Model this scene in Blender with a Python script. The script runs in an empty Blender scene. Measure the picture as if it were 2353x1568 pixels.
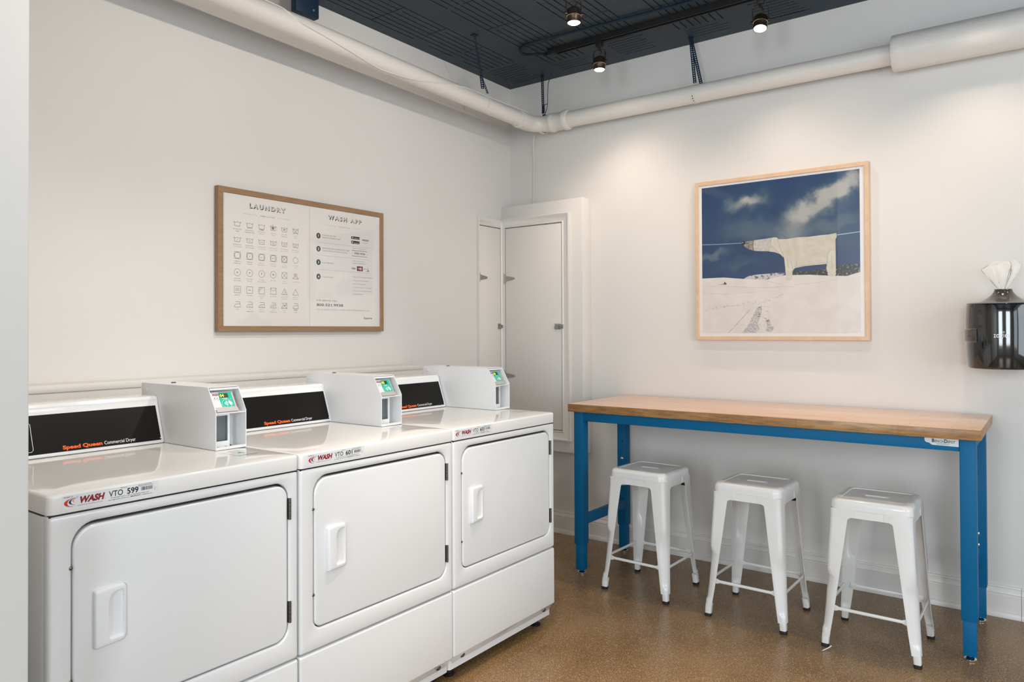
import bpy, bmesh, math, random
from mathutils import Vector, Matrix
R = math.radians
PI = math.pi
rnd = random.Random(7)
sc = bpy.context.scene
C = sc.collection

# ------------------------------------------------------------------ camera
cam_d = bpy.data.cameras.new('camera'); cam = bpy.data.objects.new('camera', cam_d); C.objects.link(cam)
yaw, pitch, roll = .637751, .00972352, -.00437253
r_ = Vector((math.cos(yaw), math.sin(yaw), 0)); f_ = Vector((-math.sin(yaw), math.cos(yaw), 0)); u_ = Vector((0, 0, 1))
f2 = f_*math.cos(pitch)+u_*math.sin(pitch); u2 = -f_*math.sin(pitch)+u_*math.cos(pitch)
r3 = r_*math.cos(roll)+u2*math.sin(roll); u3 = -r_*math.sin(roll)+u2*math.cos(roll)
m = Matrix((r3, u3, -f2)).transposed().to_4x4(); m.translation = Vector((2.98281, -4.01515, 1.306))
cam.matrix_world = m
cam_d.sensor_width = 36; cam_d.lens = 1680.95/2353*36; cam_d.shift_y = -38.61/2353
cam_d.clip_start = .05
sc.camera = cam

# ------------------------------------------------------------------ world, exposure, lights
w = bpy.data.worlds.new('world'); sc.world = w; w.use_nodes = True
w.node_tree.nodes['Background'].inputs[0].default_value = (.80, .90, 1, 1)
w.node_tree.nodes['Background'].inputs[1].default_value = .6
sc.view_settings.view_transform = 'Standard'; sc.view_settings.look = 'None'
sc.view_settings.gamma = 1; sc.view_settings.use_curve_mapping = False
sc.view_settings.exposure = 0.45

def area(name, loc, target, sx, sy, power, col):
    d = bpy.data.lights.new(name, 'AREA'); d.shape = 'RECTANGLE'; d.size = sx; d.size_y = sy; d.energy = power; d.color = col
    o = bpy.data.objects.new(name, d); C.objects.link(o); o.location = loc
    o.rotation_euler = (Vector(target)-Vector(loc)).to_track_quat('-Z', 'Y').to_euler()
    return o
def spot(name, loc, target, power, ang, blend, col, size=.03):
    d = bpy.data.lights.new(name, 'SPOT'); d.energy = power; d.color = col; d.spot_size = R(ang); d.spot_blend = blend; d.shadow_soft_size = size
    o = bpy.data.objects.new(name, d); C.objects.link(o); o.location = loc
    o.rotation_euler = (Vector(target)-Vector(loc)).to_track_quat('-Z', 'Y').to_euler()
    return o
DAY = (.84, .93, 1.0)
WARM = (1.0, .80, .62)
NEUT = (1.0, .90, .80)
# daylight through the room's four windows (the openings are built in wall_right and wall_front)
area('daylight_right_window', (5.52, -2.6, 1.55), (0, -2.6, 1.2), 2.6, 1.9, 40, DAY)
area('daylight_right_window_b', (5.52, -5.4, 1.55), (0, -4.6, 1.2), 1.6, 1.9, 18, DAY)
area('daylight_front_window', (2.2, -6.92, 1.6), (2.2, 0, 1.3), .8, 2.0, 46, DAY)
area('daylight_front_window_b', (3.9, -6.92, 1.6), (3.9, 0, 1.3), .9, 2.0, 50, DAY)
# light cones of the track spots; three hang in the picture, others lie beyond its top edge; unseen fill spots are added after them
SPOTS = [((.955, -.42, 2.785), (1.0, -.30, 0), 86, 114, 'W'), ((1.855, -.42, 2.79), (1.90, -.30, 0), 56, 114, 'W'), ((2.75, -.42, 2.785), (2.65, -.36, 0), 20, 110, 'W'),
         ((3.65, -.42, 2.785), (3.6, -.28, 0), 7, 125, 'W'),
         ((1.16, -1.05, 2.78), (.95, 0, 1.6), 62, 82, 'W'), ((2.2, -1.05, 2.78), (1.9, 0, 1.6), 14, 80, 'W'), ((3.2, -1.05, 2.78), (3.0, 0, 1.6), 4, 80, 'W'),
         ((1.5, -1.9, 2.78), (.6, -2.1, .9), 34, 80, 'N'), ((1.5, -2.9, 2.78), (.6, -3.0, .9), 34, 80, 'N'),  # unseen spots added to brighten the dryer tops
         ((1.8, -2.25, 2.78), (1.8, -2.15, 0), 100, 54, 'W'), ((2.8, -2.2, 2.78), (2.8, -2.0, 0), 80, 54, 'W'),  # unseen aisle spots added to lift the floor
         ((2.5, -1.7, 2.78), (0, -1.5, 1.7), 36, 96, 'N'), ((2.5, -2.7, 2.78), (0, -2.4, 1.7), 28, 96, 'N'), ((2.3, -3.7, 2.78), (0, -3.0, 1.6), 14, 96, 'N'),  # unseen spots added as a wash for the left wall
         ((3.1, -2.6, 2.78), (2.8, -2.0, 0), 34, 110, 'N'), ((3.4, -4.6, 2.78), (3.4, -4.6, 0), 30, 110, 'N')]  # further unseen spots added as broad room fill
for l, t, e, ang, cc in SPOTS:
    spot('track_and_fill_spot', l, t, e, ang, 1.0, WARM if cc == 'W' else NEUT, .03)

# ------------------------------------------------------------------ material helpers
MATS = {}
def mat(name, col=(.8, .8, .8), rough=.5, metal=0, coat=0, emit=None, estr=0, trans=0, alpha=1, spec=None, bump=None, mix=None):
    """bump=(scale, strength, detail)   mix=(scale, colour2, low, high)"""
    if name in MATS: return MATS[name]
    m = bpy.data.materials.new(name); m.use_nodes = True; nt = m.node_tree; b = nt.nodes['Principled BSDF']
    b.inputs['Base Color'].default_value = (*col, 1); b.inputs['Roughness'].default_value = rough; b.inputs['Metallic'].default_value = metal
    b.inputs['Coat Weight'].default_value = coat
    if coat: b.inputs['Coat Roughness'].default_value = .05
    if trans: b.inputs['Transmission Weight'].default_value = trans
    if alpha < 1: b.inputs['Alpha'].default_value = alpha
    if spec is not None: b.inputs['Specular IOR Level'].default_value = spec
    if emit: b.inputs['Emission Color'].default_value = (*emit, 1); b.inputs['Emission Strength'].default_value = estr
    if bump or mix: tc = nt.nodes.new('ShaderNodeTexCoord')
    if mix:
        n = nt.nodes.new('ShaderNodeTexNoise'); n.inputs['Scale'].default_value = mix[0]; n.inputs['Detail'].default_value = 6
        r = nt.nodes.new('ShaderNodeValToRGB'); r.color_ramp.elements[0].position = mix[2]; r.color_ramp.elements[1].position = mix[3]
        r.color_ramp.elements[0].color = (*col, 1); r.color_ramp.elements[1].color = (*mix[1], 1)
        nt.links.new(tc.outputs['Object'], n.inputs['Vector']); nt.links.new(n.outputs[0], r.inputs[0]); nt.links.new(r.outputs[0], b.inputs['Base Color'])
    if bump:
        n = nt.nodes.new('ShaderNodeTexNoise'); n.inputs['Scale'].default_value = bump[0]; n.inputs['Detail'].default_value = bump[2]
        p = nt.nodes.new('ShaderNodeBump'); p.inputs['Strength'].default_value = bump[1]; p.inputs['Distance'].default_value = .01
        nt.links.new(tc.outputs['Object'], n.inputs['Vector']); nt.links.new(n.outputs[0], p.inputs['Height']); nt.links.new(p.outputs[0], b.inputs['Normal'])
    MATS[name] = m
    return m

WALL = mat('wall_paint', (.74, .725, .70), .55, bump=(9, .10, 4), mix=(1.3, (.72, .705, .68), .4, .7))
TRIM = mat('trim_paint', (.76, .74, .71), .35, bump=(14, .05, 2))
PIPEP = mat('pipe_paint', (.76, .73, .69), .38, bump=(22, .12, 3))
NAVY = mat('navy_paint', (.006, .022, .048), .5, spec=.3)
CEIL = mat('ceiling_paint', (.017, .034, .052), .6, bump=(30, .35, 5), mix=(2.2, (.034, .051, .066), .35, .7))
ENAMEL = mat('white_enamel', (.80, .81, .815), .22, coat=.6)
ENAMEL_TOP = mat('white_enamel_top', (.85, .84, .82), .07, spec=.32)
PLASTIC = mat('white_plastic', (.82, .83, .84), .35)
METER = mat('meter_white', (.80, .81, .82), .35, bump=(160, .04, 2))
BLACKP = mat('black_panel', (.006, .0055, .005), .34, spec=.22)
BLACK = mat('black', (.008, .008, .008), .5)
RUBBER = mat('rubber', (.01, .01, .01), .6)
STEEL = mat('steel', (.55, .55, .53), .3, 1)
CHROME = mat('chrome', (.75, .75, .75), .12, 1)
DKSTEEL = mat('dark_steel', (.16, .15, .14), .35, 1)
ZINC = mat('zinc', (.38, .38, .35), .38, .9)
BLUE = mat('blue_paint', (.001, .125, .29), .5, spec=.22)
STOOLM = mat('stool_white', (.80, .80, .78), .28, coat=.5, bump=(60, .02, 2))
BRONZE = mat('bronze', (.07, .05, .035), .38, .8)
GLOSSBLK = mat('gloss_black', (.006, .006, .007), .08, coat=1)
DOME = mat('smoke_plastic', (.05, .045, .042), .18, coat=.6)
SILVERP = mat('silver_plastic', (.55, .53, .51), .35, .3)
GREYDOOR = mat('grey_coin_door', (.16, .19, .20), .4, .3)
LAMP = mat('lamp_lens', (1, .9, .8), .5, emit=(1, .86, .68), estr=28)
INK = mat('ink_black', (.01, .01, .01), .6)
INKG = mat('ink_grey', (.22, .21, .19), .6)
INKL = mat('ink_light', (.42, .40, .37), .6)
PAPER = mat('paper', (.80, .77, .745), .55)
WHITEI = mat('ink_white', (.85, .85, .85), .5)
ORANGE = mat('ink_orange', (.95, .13, .01), .45)
RED = mat('ink_dark_red', (.24, .003, .008), .5)
TEAL = mat('ink_teal', (.0, .47, .33), .4)
GREENC = mat('ink_green', (.008, .035, .018), .5)
AMBER = mat('led_digits', (.7, .8, .02), .4, emit=(.75, 1, .05), estr=1.1)
NAVYI = mat('ink_navy', (.01, .02, .09), .5)
CREDR = mat('ink_red', (.6, .02, .01), .5)
CREDO = mat('ink_gold', (.75, .32, .03), .5)
LBL = mat('label_white', (.76, .77, .78), .35)
BADGE = mat('badge', (.66, .71, .74), .3)

def wood(name, c1, c2, scale=(1, 1, 1), staves=None, rough=.35, coat=0, dark=None):
    m = bpy.data.materials.new(name); m.use_nodes = True; nt = m.node_tree; b = nt.nodes['Principled BSDF']; L = nt.links.new
    tc = nt.nodes.new('ShaderNodeTexCoord'); mp = nt.nodes.new('ShaderNodeMapping'); mp.inputs['Scale'].default_value = scale
    n = nt.nodes.new('ShaderNodeTexNoise'); n.inputs['Scale'].default_value = 6; n.inputs['Detail'].default_value = 9; n.inputs['Roughness'].default_value = .65
    r = nt.nodes.new('ShaderNodeValToRGB'); r.color_ramp.elements[0].color = (*c1, 1); r.color_ramp.elements[1].color = (*c2, 1)
    r.color_ramp.elements[0].position = .32; r.color_ramp.elements[1].position = .68
    L(tc.outputs['Object'], mp.inputs[0]); L(mp.outputs[0], n.inputs['Vector']); L(n.outputs[0], r.inputs[0])
    out = r.outputs[0]
    if staves:
        bt = nt.nodes.new('ShaderNodeTexBrick'); bt.offset = .37; bt.inputs['Scale'].default_value = 1
        bt.inputs['Brick Width'].default_value = staves[0]; bt.inputs['Row Height'].default_value = staves[1]
        bt.inputs['Mortar Size'].default_value = .0008; bt.inputs['Color1'].default_value = (1, 1, 1, 1); bt.inputs['Color2'].default_value = (*staves[2], 1)
        bt.inputs['Mortar'].default_value = (.55, .45, .38, 1); bt.inputs['Bias'].default_value = -.1
        mp2 = nt.nodes.new('ShaderNodeMapping')
        if len(staves) > 3: mp2.inputs['Rotation'].default_value = staves[3]
        mx = nt.nodes.new('ShaderNodeMix'); mx.data_type = 'RGBA'; mx.blend_type = 'MULTIPLY'; mx.inputs[0].default_value = 1
        L(tc.outputs['Object'], mp2.inputs[0]); L(mp2.outputs[0], bt.inputs['Vector']); L(out, mx.inputs[6]); L(bt.outputs[0], mx.inputs[7]); out = mx.outputs[2]
    L(out, b.inputs['Base Color']); b.inputs['Roughness'].default_value = rough; b.inputs['Coat Weight'].default_value = coat
    return m
OAK = wood('oak_frame', (.26, .15, .075), (.36, .215, .115), (14, 2, 14))
MAPLE = wood('maple_frame', (.66, .45, .29), (.74, .53, .36), (3, 10, 3))
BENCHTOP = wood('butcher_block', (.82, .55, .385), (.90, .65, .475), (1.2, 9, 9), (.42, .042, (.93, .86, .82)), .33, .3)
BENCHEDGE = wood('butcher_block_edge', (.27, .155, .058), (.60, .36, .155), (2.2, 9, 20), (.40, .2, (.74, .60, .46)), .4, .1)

# ------------------------------------------------------------------ mesh helpers
def finish(name, bm, mats, parent=None, ang=38, loc=None, recalc=True):
    if recalc: bmesh.ops.recalc_face_normals(bm, faces=bm.faces)
    me = bpy.data.meshes.new(name); bm.to_mesh(me); bm.free()
    for mm in (mats if isinstance(mats, (list, tuple)) else [mats]): me.materials.append(mm)
    me.polygons.foreach_set('use_smooth', [True]*len(me.polygons)); me.set_sharp_from_angle(angle=R(ang))
    o = bpy.data.objects.new(name, me); C.objects.link(o)
    if parent: o.parent = parent
    if loc: o.location = loc
    return o
def thing(name, label, cat, loc=(0, 0, 0), rotz=0, group=None):
    o = bpy.data.objects.new(name, None); C.objects.link(o); o.location = loc; o.rotation_euler = (0, 0, rotz)
    o.empty_display_size = .1
    o['label'] = label; o['category'] = cat
    if group: o['group'] = group
    return o
def tag(o, label, cat, group=None):
    o['label'] = label; o['category'] = cat
    if group: o['group'] = group
    return o
def struct(o, label=None, cat=None):
    o['kind'] = 'structure'
    if label: o['label'] = label
    if cat: o['category'] = cat
    return o
def box(bm, x0, x1, y0, y1, z0, z1, bev=0, seg=2, mi=0, M=None):
    v = [bm.verts.new((x, y, z)) for x in (x0, x1) for y in (y0, y1) for z in (z0, z1)]
    F = [(0, 1, 3, 2), (4, 6, 7, 5), (0, 4, 5, 1), (2, 3, 7, 6), (0, 2, 6, 4), (1, 5, 7, 3)]
    fs = [bm.faces.new([v[i] for i in f]) for f in F]
    for f in fs: f.material_index = mi
    if bev:
        es = list({e for f in fs for e in f.edges})
        res = bmesh.ops.bevel(bm, geom=es+v, offset=bev, segments=seg, profile=.5, affect='EDGES')
        v = list({vv for f in res['faces'] for vv in f.verts} | {vv for vv in v if vv.is_valid})
    if M is not None: bmesh.ops.transform(bm, matrix=M, verts=[vv for vv in v if vv.is_valid])
    return v
def B(x0, x1, y0, y1, z0, z1, bev=0, seg=2):
    bm = bmesh.new(); box(bm, x0, x1, y0, y1, z0, z1, bev, seg); return bm
def rr(w0, w1, h0, h1, r, n=6):
    """rounded rectangle (a, b) points; r is one radius or four (corner order ++ -+ -- +-)"""
    rs = r if isinstance(r, (list, tuple)) else [r]*4
    out = []
    for k, (sx, sy) in enumerate(((1, 1), (-1, 1), (-1, -1), (1, -1))):
        q = rs[k]; cx = (w1-q) if sx > 0 else (w0+q); cy = (h1-q) if sy > 0 else (h0+q); a0 = k*PI/2
        for i in range(n+1):
            a = a0+i*PI/2/n; out.append((cx+q*math.cos(a), cy+q*math.sin(a)))
    return out
def loft(bm, loops, cap0=True, cap1=True, mi=0, closed=False):
    V = [[bm.verts.new(p) for p in lp] for lp in loops]; n = len(V[0])
    pairs = list(zip(V, V[1:]))+([(V[-1], V[0])] if closed else [])
    for a, b in pairs:
        for i in range(n):
            j = (i+1) % n
            bm.faces.new((a[i], a[j], b[j], b[i])).material_index = mi
    if cap0 and not closed: bm.faces.new(V[0][::-1]).material_index = mi
    if cap1 and not closed: bm.faces.new(V[-1]).material_index = mi
    return V
def xfv(bm, V, M): bmesh.ops.transform(bm, matrix=M, verts=[v for lp in V for v in lp])
def yz(pts, x): return [Vector((x, a, b)) for a, b in pts]
def xy(pts, z): return [Vector((a, b, z)) for a, b in pts]
def prism_y(bm, prof, y0, y1, mi=0):
    return loft(bm, [[Vector((x, y0, z)) for x, z in prof], [Vector((x, y1, z)) for x, z in prof]], mi=mi)
def prism_x(bm, prof, x0, x1, mi=0):
    return loft(bm, [[Vector((x0, y, z)) for y, z in prof], [Vector((x1, y, z)) for y, z in prof]], mi=mi)
def lathe(bm, prof, c=(0, 0, 0), n=28, axis='z', mi=0, cap=True):
    loops = []
    for r, h in prof:
        lp = []
        for i in range(n):
            a = 2*PI*i/n; p = (r*math.cos(a), r*math.sin(a), h)
            if axis == 'x': p = (h, p[0], p[1])
            if axis == 'y': p = (p[0], h, p[1])
            lp.append(Vector(p)+Vector(c))
        loops.append(lp)
    return loft(bm, loops, cap, cap, mi)
def tube(bm, pts, rad, n=10, mi=0, cap=True):
    pts = [Vector(p) for p in pts]; loops = []; prev = None
    rads = rad if isinstance(rad, (list, tuple)) else [rad]*len(pts)
    for i, p in enumerate(pts):
        t = (pts[min(i+1, len(pts)-1)]-pts[max(i-1, 0)]).normalized()
        if prev is None:
            a = Vector((0, 0, 1)) if abs(t.z) < .9 else Vector((1, 0, 0)); nrm = (a-t*a.dot(t)).normalized()
        else: nrm = (prev-t*prev.dot(t)).normalized()
        prev = nrm; b = t.cross(nrm)
        loops.append([p+(nrm*math.cos(2*PI*k/n)+b*math.sin(2*PI*k/n))*rads[i] for k in range(n)])
    return loft(bm, loops, cap, cap, mi)
def smooth_path(pts, sub=6):
    P = [Vector(p) for p in pts]; out = []
    for i in range(len(P)-1):
        p0, p1, p2, p3 = P[max(i-1, 0)], P[i], P[i+1], P[min(i+2, len(P)-1)]
        for k in range(sub):
            t = k/sub
            out.append(.5*((2*p1)+(p2-p0)*t+(2*p0-5*p1+4*p2-p3)*t*t+(3*p1-p0-3*p2+p3)*t**3))
    out.append(P[-1]); return out

# ------------------------------------------------------------------ flat printed matter: text and line art laid on a surface
_tc = {}
def glyphs(s, res=2, bold=0, space=1):
    key = (s, res, bold, space)
    if key in _tc: return _tc[key]
    cu = bpy.data.curves.new('t', 'FONT'); cu.body = s; cu.resolution_u = res; cu.offset = bold; cu.space_character = space
    cu.fill_mode = 'FRONT'
    ob = bpy.data.objects.new('t', cu); C.objects.link(ob)
    dg = bpy.context.evaluated_depsgraph_get(); me = bpy.data.meshes.new_from_object(ob.evaluated_get(dg))
    vs = [(v.co.x, v.co.y) for v in me.vertices]; fs = [tuple(p.vertices) for p in me.polygons]
    bpy.data.objects.remove(ob); bpy.data.curves.remove(cu); bpy.data.meshes.remove(me)
    _tc[key] = (vs, fs); return _tc[key]
CAP = max(y for x, y in glyphs('H')[0])
class Canvas:
    """2-D drawing in units of `scale` metres, mapped by fn(u, v, lift) to 3-D"""
    def __init__(s, fn, scale=.01, lift=.00012):
        s.bm = bmesh.new(); s.fn = fn; s.mats = []; s.k = scale; s.l = lift; s.lay = 1
    def mi(s, m):
        if m not in s.mats: s.mats.append(m)
        return s.mats.index(m)
    def P(s, u, v): return s.bm.verts.new(s.fn(u*s.k, v*s.k, s.l*s.lay))
    def face(s, pts, m):
        try: s.bm.faces.new([s.P(*p) for p in pts]).material_index = s.mi(m)
        except ValueError: pass
    def rect(s, u0, v0, u1, v1, m, n=1):
        for i in range(n):
            a = u0+(u1-u0)*i/n; b = u0+(u1-u0)*(i+1)/n
            s.face([(a, v0), (b, v0), (b, v1), (a, v1)], m)
    def poly(s, pts, m): s.face(pts, m)
    def line(s, pts, w_, m, closed=False):
        pts = [Vector(p) for p in pts]; n = len(pts); L = []; 
        for i in range(n):
            a = pts[(i-1) % n] if (closed or i > 0) else pts[i]; b = pts[(i+1) % n] if (closed or i < n-1) else pts[i]
            t = (b-a).normalized(); nn = Vector((-t.y, t.x))
            k = 1
            if a != pts[i] and b != pts[i]:
                d = (pts[i]-a).normalized().dot((b-pts[i]).normalized()); k = 1/max(.45, math.sqrt(max(0, (1+d)/2)))
            L.append((pts[i]+nn*w_/2*k, pts[i]-nn*w_/2*k))
        for i in range(n if closed else n-1):
            p, q = L[i], L[(i+1) % n]; s.face([p[0], p[1], q[1], q[0]], m)
    def arc(s, u, v, ru, rv, w_, m, a0=0, a1=360, n=24):
        full = a1-a0 >= 360
        pts = [(u+ru*math.cos(R(a0+(a1-a0)*i/n)), v+rv*math.sin(R(a0+(a1-a0)*i/n))) for i in range(n if full else n+1)]
        s.line(pts, w_, m, full)
    def disc(s, u, v, r, m, n=16, rv=None):
        s.face([(u+r*math.cos(2*PI*i/n), v+(rv or r)*math.sin(2*PI*i/n)) for i in range(n)], m)
    def text(s, t, u, v, width, cap, m, res=2, bold=0, shear=0, align='l', space=1, emph=None):
        """baseline-left at (u, v); fitted to width (None keeps the font's own), capital height cap"""
        vs, fs = glyphs(t, res, bold, space)
        if not vs: return
        x0 = min(a for a, b in vs); x1 = max(a for a, b in vs); ky = cap/CAP
        kx = (width/(x1-x0)) if width else ky; wd = (x1-x0)*kx
        off = {'l': 0, 'c': -wd/2, 'r': -wd}[align]
        V = [s.P(u+off+(a-x0)*kx+b*ky*shear, v+b*ky) for a, b in vs]
        k = s.mi(m)
        for f in fs:
            try: s.bm.faces.new([V[i] for i in f]).material_index = k
            except ValueError: pass
    def done(s, name, parent):
        return finish(name, s.bm, s.mats, parent, recalc=False)
def plane(o, U, V):
    o, U, V = Vector(o), Vector(U).normalized(), Vector(V).normalized(); N = U.cross(V)
    return lambda u, v, l: o+U*u+V*v+N*l

# ================================================================== ROOM
H = 2.965
def floor_material():
    m = bpy.data.materials.new('polished_concrete'); m.use_nodes = True; nt = m.node_tree; b = nt.nodes['Principled BSDF']; L = nt.links.new; N = nt.nodes.new
    tc = N('ShaderNodeTexCoord')
    n1 = N('ShaderNodeTexNoise'); n1.inputs['Scale'].default_value = 3; n1.inputs['Detail'].default_value = 6
    n2 = N('ShaderNodeTexNoise'); n2.inputs['Scale'].default_value = 210; n2.inputs['Detail'].default_value = 4; n2.inputs['Roughness'].default_value = .7
    v1 = N('ShaderNodeTexVoronoi'); v1.inputs['Scale'].default_value = 260
    v2 = N('ShaderNodeTexVoronoi'); v2.inputs['Scale'].default_value = 150
    for n in (n1, n2, v1, v2): L(tc.outputs['Object'], n.inputs['Vector'])
    r1 = N('ShaderNodeValToRGB'); e = r1.color_ramp.elements; e[0].position = .3; e[0].color = (.165, .095, .040, 1); e[1].position = .72; e[1].color = (.25, .158, .077, 1); L(n1.outputs[0], r1.inputs[0])
    r2 = N('ShaderNodeValToRGB'); e = r2.color_ramp.elements; e[0].position = .34; e[0].color = (.45, .42, .38, 1); e[1].position = .66; e[1].color = (1.8, 1.78, 1.72, 1); L(n2.outputs[0], r2.inputs[0])
    mx = N('ShaderNodeMix'); mx.data_type = 'RGBA'; mx.blend_type = 'MULTIPLY'; mx.inputs[0].default_value = 1; L(r1.outputs[0], mx.inputs[6]); L(r2.outputs[0], mx.inputs[7])
    def chips(v, thr, lo, col, prev):
        bw = N('ShaderNodeSeparateColor'); L(v.outputs['Color'], bw.inputs[0])
        g = N('ShaderNodeMath'); g.operation = 'GREATER_THAN'; g.inputs[1].default_value = thr; L(bw.outputs[0], g.inputs[0])
        d = N('ShaderNodeMath'); d.operation = 'LESS_THAN'; d.inputs[1].default_value = lo; L(v.outputs['Distance'], d.inputs[0])
        k = N('ShaderNodeMath'); k.operation = 'MULTIPLY'; L(g.outputs[0], k.inputs[0]); L(d.outputs[0], k.inputs[1])
        x = N('ShaderNodeMix'); x.data_type = 'RGBA'; L(k.outputs[0], x.inputs[0]); L(prev, x.inputs[6]); x.inputs[7].default_value = (*col, 1)
        return x.outputs[2]
    c = chips(v1, .78, .42, (.48, .36, .22), mx.outputs[2])
    c = chips(v2, .95, .25, (.58, .50, .38), c)
    v3 = N('ShaderNodeTexVoronoi'); v3.inputs['Scale'].default_value = 230; L(tc.outputs['Object'], v3.inputs['Vector'])
    c = chips(v3, .86, .38, (.06, .036, .017), c)
    L(c, b.inputs['Base Color']); b.inputs['Specular IOR Level'].default_value = .32
    r4 = N('ShaderNodeMapRange'); r4.inputs[3].default_value = .16; r4.inputs[4].default_value = .34; L(n1.outputs[0], r4.inputs[0]); L(r4.outputs[0], b.inputs['Roughness'])
    bp = N('ShaderNodeBump'); bp.inputs['Strength'].default_value = .05; bp.inputs['Distance'].default_value = .004; L(n2.outputs[0], bp.inputs['Height']); L(bp.outputs[0], b.inputs['Normal'])
    return m
XR, YF = 5.6, -7.0
struct(finish('floor', B(-.1, XR+.1, YF-.1, .1, -.1, 0), floor_material()))
struct(finish('wall_back', B(-.1, XR+.1, 0, .12, 0, H+.1), WALL))
struct(finish('wall_left', B(-.12, 0, YF-.1, 0, 0, H+.1), WALL))
def wall_with_holes(name, axis, at, t, a0, a1, holes):
    bm = bmesh.new(); cuts = sorted(holes); a = a0
    def bx(p, q, z0, z1):
        if q-p < 1e-4 or z1-z0 < 1e-4: return
        if axis == 'x': box(bm, at, at+t, p, q, z0, z1)
        else: box(bm, p, q, at, at+t, z0, z1)
    for (p, q, z0, z1) in cuts:
        bx(a, p, 0, H+.1); bx(p, q, 0, z0); bx(p, q, z1, H+.1); a = q
    bx(a, a1, 0, H+.1)
    return struct(finish(name, bm, WALL))
wall_with_holes('wall_right', 'x', XR, .12, YF-.1, .1, [(-3.9, -1.3, .6, 2.5), (-6.2, -4.6, .6, 2.5)])
wall_with_holes('wall_front', 'y', YF-.12, .12, -.1, XR+.1, [(1.8, 2.6, .6, 2.6), (3.45, 4.35, .6, 2.6)])
FRM = mat('window_frame_paint', (.5, .5, .5), .4)
def window(n, axis, at, p, q, z0, z1, nv):
    bm = bmesh.new(); w_ = .05
    def bx(a, b, c, d):
        if axis == 'x': box(bm, at+.02, at+.07, a, b, c, d)
        else: box(bm, a, b, at-.07, at-.02, c, d)
    bx(p, p+w_, z0, z1); bx(q-w_, q, z0, z1); bx(p+w_, q-w_, z0, z0+w_); bx(p+w_, q-w_, z1-w_, z1); bx(p+w_, q-w_, (z0+z1)/2-.02, (z0+z1)/2+.02)
    for i in range(1, nv):
        c = p+(q-p)*i/nv; bx(c-.02, c+.02, z0+w_, (z0+z1)/2-.02); bx(c-.02, c+.02, (z0+z1)/2+.02, z1-w_)
    struct(finish('window_%d' % n, bm, FRM))
window(1, 'x', XR, -3.9, -1.3, .6, 2.5, 3); window(2, 'x', XR, -6.2, -4.6, .6, 2.5, 2)
window(3, 'y', YF, 1.8, 2.6, .6, 2.6, 1); window(4, 'y', YF, 3.45, 4.35, .6, 2.6, 1)

# end of the wall that hides the first dryer's left side
bm = bmesh.new(); loft(bm, [xy(rr(0, 1.352, YF, -3.42, .004, 2), 0), xy(rr(0, 1.352, YF, -3.42, .004, 2), H)])
struct(finish('wall_partition', bm, WALL))
# low ledge wall behind the dryers
bm = bmesh.new(); box(bm, 0, .135, -3.42, -1.02, 0, 1.095); box(bm, 0, .14, -3.42, -1.018, 1.095, 1.122, .004)
struct(finish('wall_ledge', bm, TRIM))

# ceiling: clay tile fields with real grooves between smooth concrete ribs
bm = bmesh.new()
box(bm, -.1, XR+.1, YF-.1, .1, H+.006, H+.12)
def strips(x0, x1, y0, y1, along, pitch, gw):
    """closed underside between x0..x1, y0..y1 made of strips with open grooves"""
    if along == 'y':
        a = x0
        while a < x1-1e-4:
            b = min(a+pitch-gw, x1); box(bm, a, b, y0, y1, H, H+.006); a += pitch
    else:
        a = y0
        while a < y1-1e-4:
            b = min(a+pitch-gw, y1); box(bm, x0, x1, a, b, H, H+.006); a += pitch
def slab(x0, x1, y0, y1):
    if x1-x0 > 1e-4 and y1-y0 > 1e-4: box(bm, x0, x1, y0, y1, H, H+.006)
rx = [.080, .489, .900, 1.338, 1.74, 2.16, 2.58, 3.0, 3.42]
ends = [-.395, -.245, -.372, -.235, -.385, -.24, -.37, -.24, -.38]
joints0 = [-.70, -.55, -.69, -.55, -.70, -.55, -.70, -.55, -.7]
FW = .252; GP = .0405; GW = .0075
px = -.1
for k, x0 in enumerate(rx):
    slab(px, x0, YF-.1, .1)
    x1 = x0+FW; e = ends[k]
    # tile fields from the wall outwards
    y = e; nxt = joints0[k]; first = True
    while y > -4.4:
        bot = nxt
        jit = [rnd.uniform(0, .035) if rnd.random() < .35 else 0 for _ in range(8)]
        a = x0; q = 0
        while a < x1-.001:
            b = min(a+GP, x1)
            sh = 0 if q else rnd.choice((0, 0, .09))
            # groove at the left of every strip
            box(bm, a+GW, b, bot+.006, y, H, H+.006)
            if jit[q % 8] or sh: box(bm, a, a+GW, bot+.006, bot+.006+jit[q % 8]+sh, H, H+.006)
            a = b; q += 1
        if rnd.random() < .25: slab(x0, x0+FW*.4, bot, bot+.006)   # joint partly filled
        y = bot; nxt = bot-.325
    slab(x0, x1, YF-.1, y)
    # small cross tiles towards the wall
    yy = e+.035; slab(x0, x1, e, yy); ye = -.075 if k % 2 == 0 else -.09
    x0c, x1c = x0-.02, x1-.02
    a = yy
    while a < ye:
        b = min(a+.034, ye); cut = x0+rnd.uniform(0, .03); cut2 = x1-rnd.uniform(0, .05)
        box(bm, x0, x1, a+GW, b, H, H+.006); box(bm, x0, cut, a, a+GW, H, H+.006); box(bm, cut2, x1, a, a+GW, H, H+.006); a = b
    slab(x0, x1, ye, .1)
    px = x1
slab(px, XR+.1, YF-.1, .1)
struct(finish('ceiling', bm, CEIL, recalc=True))

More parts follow.
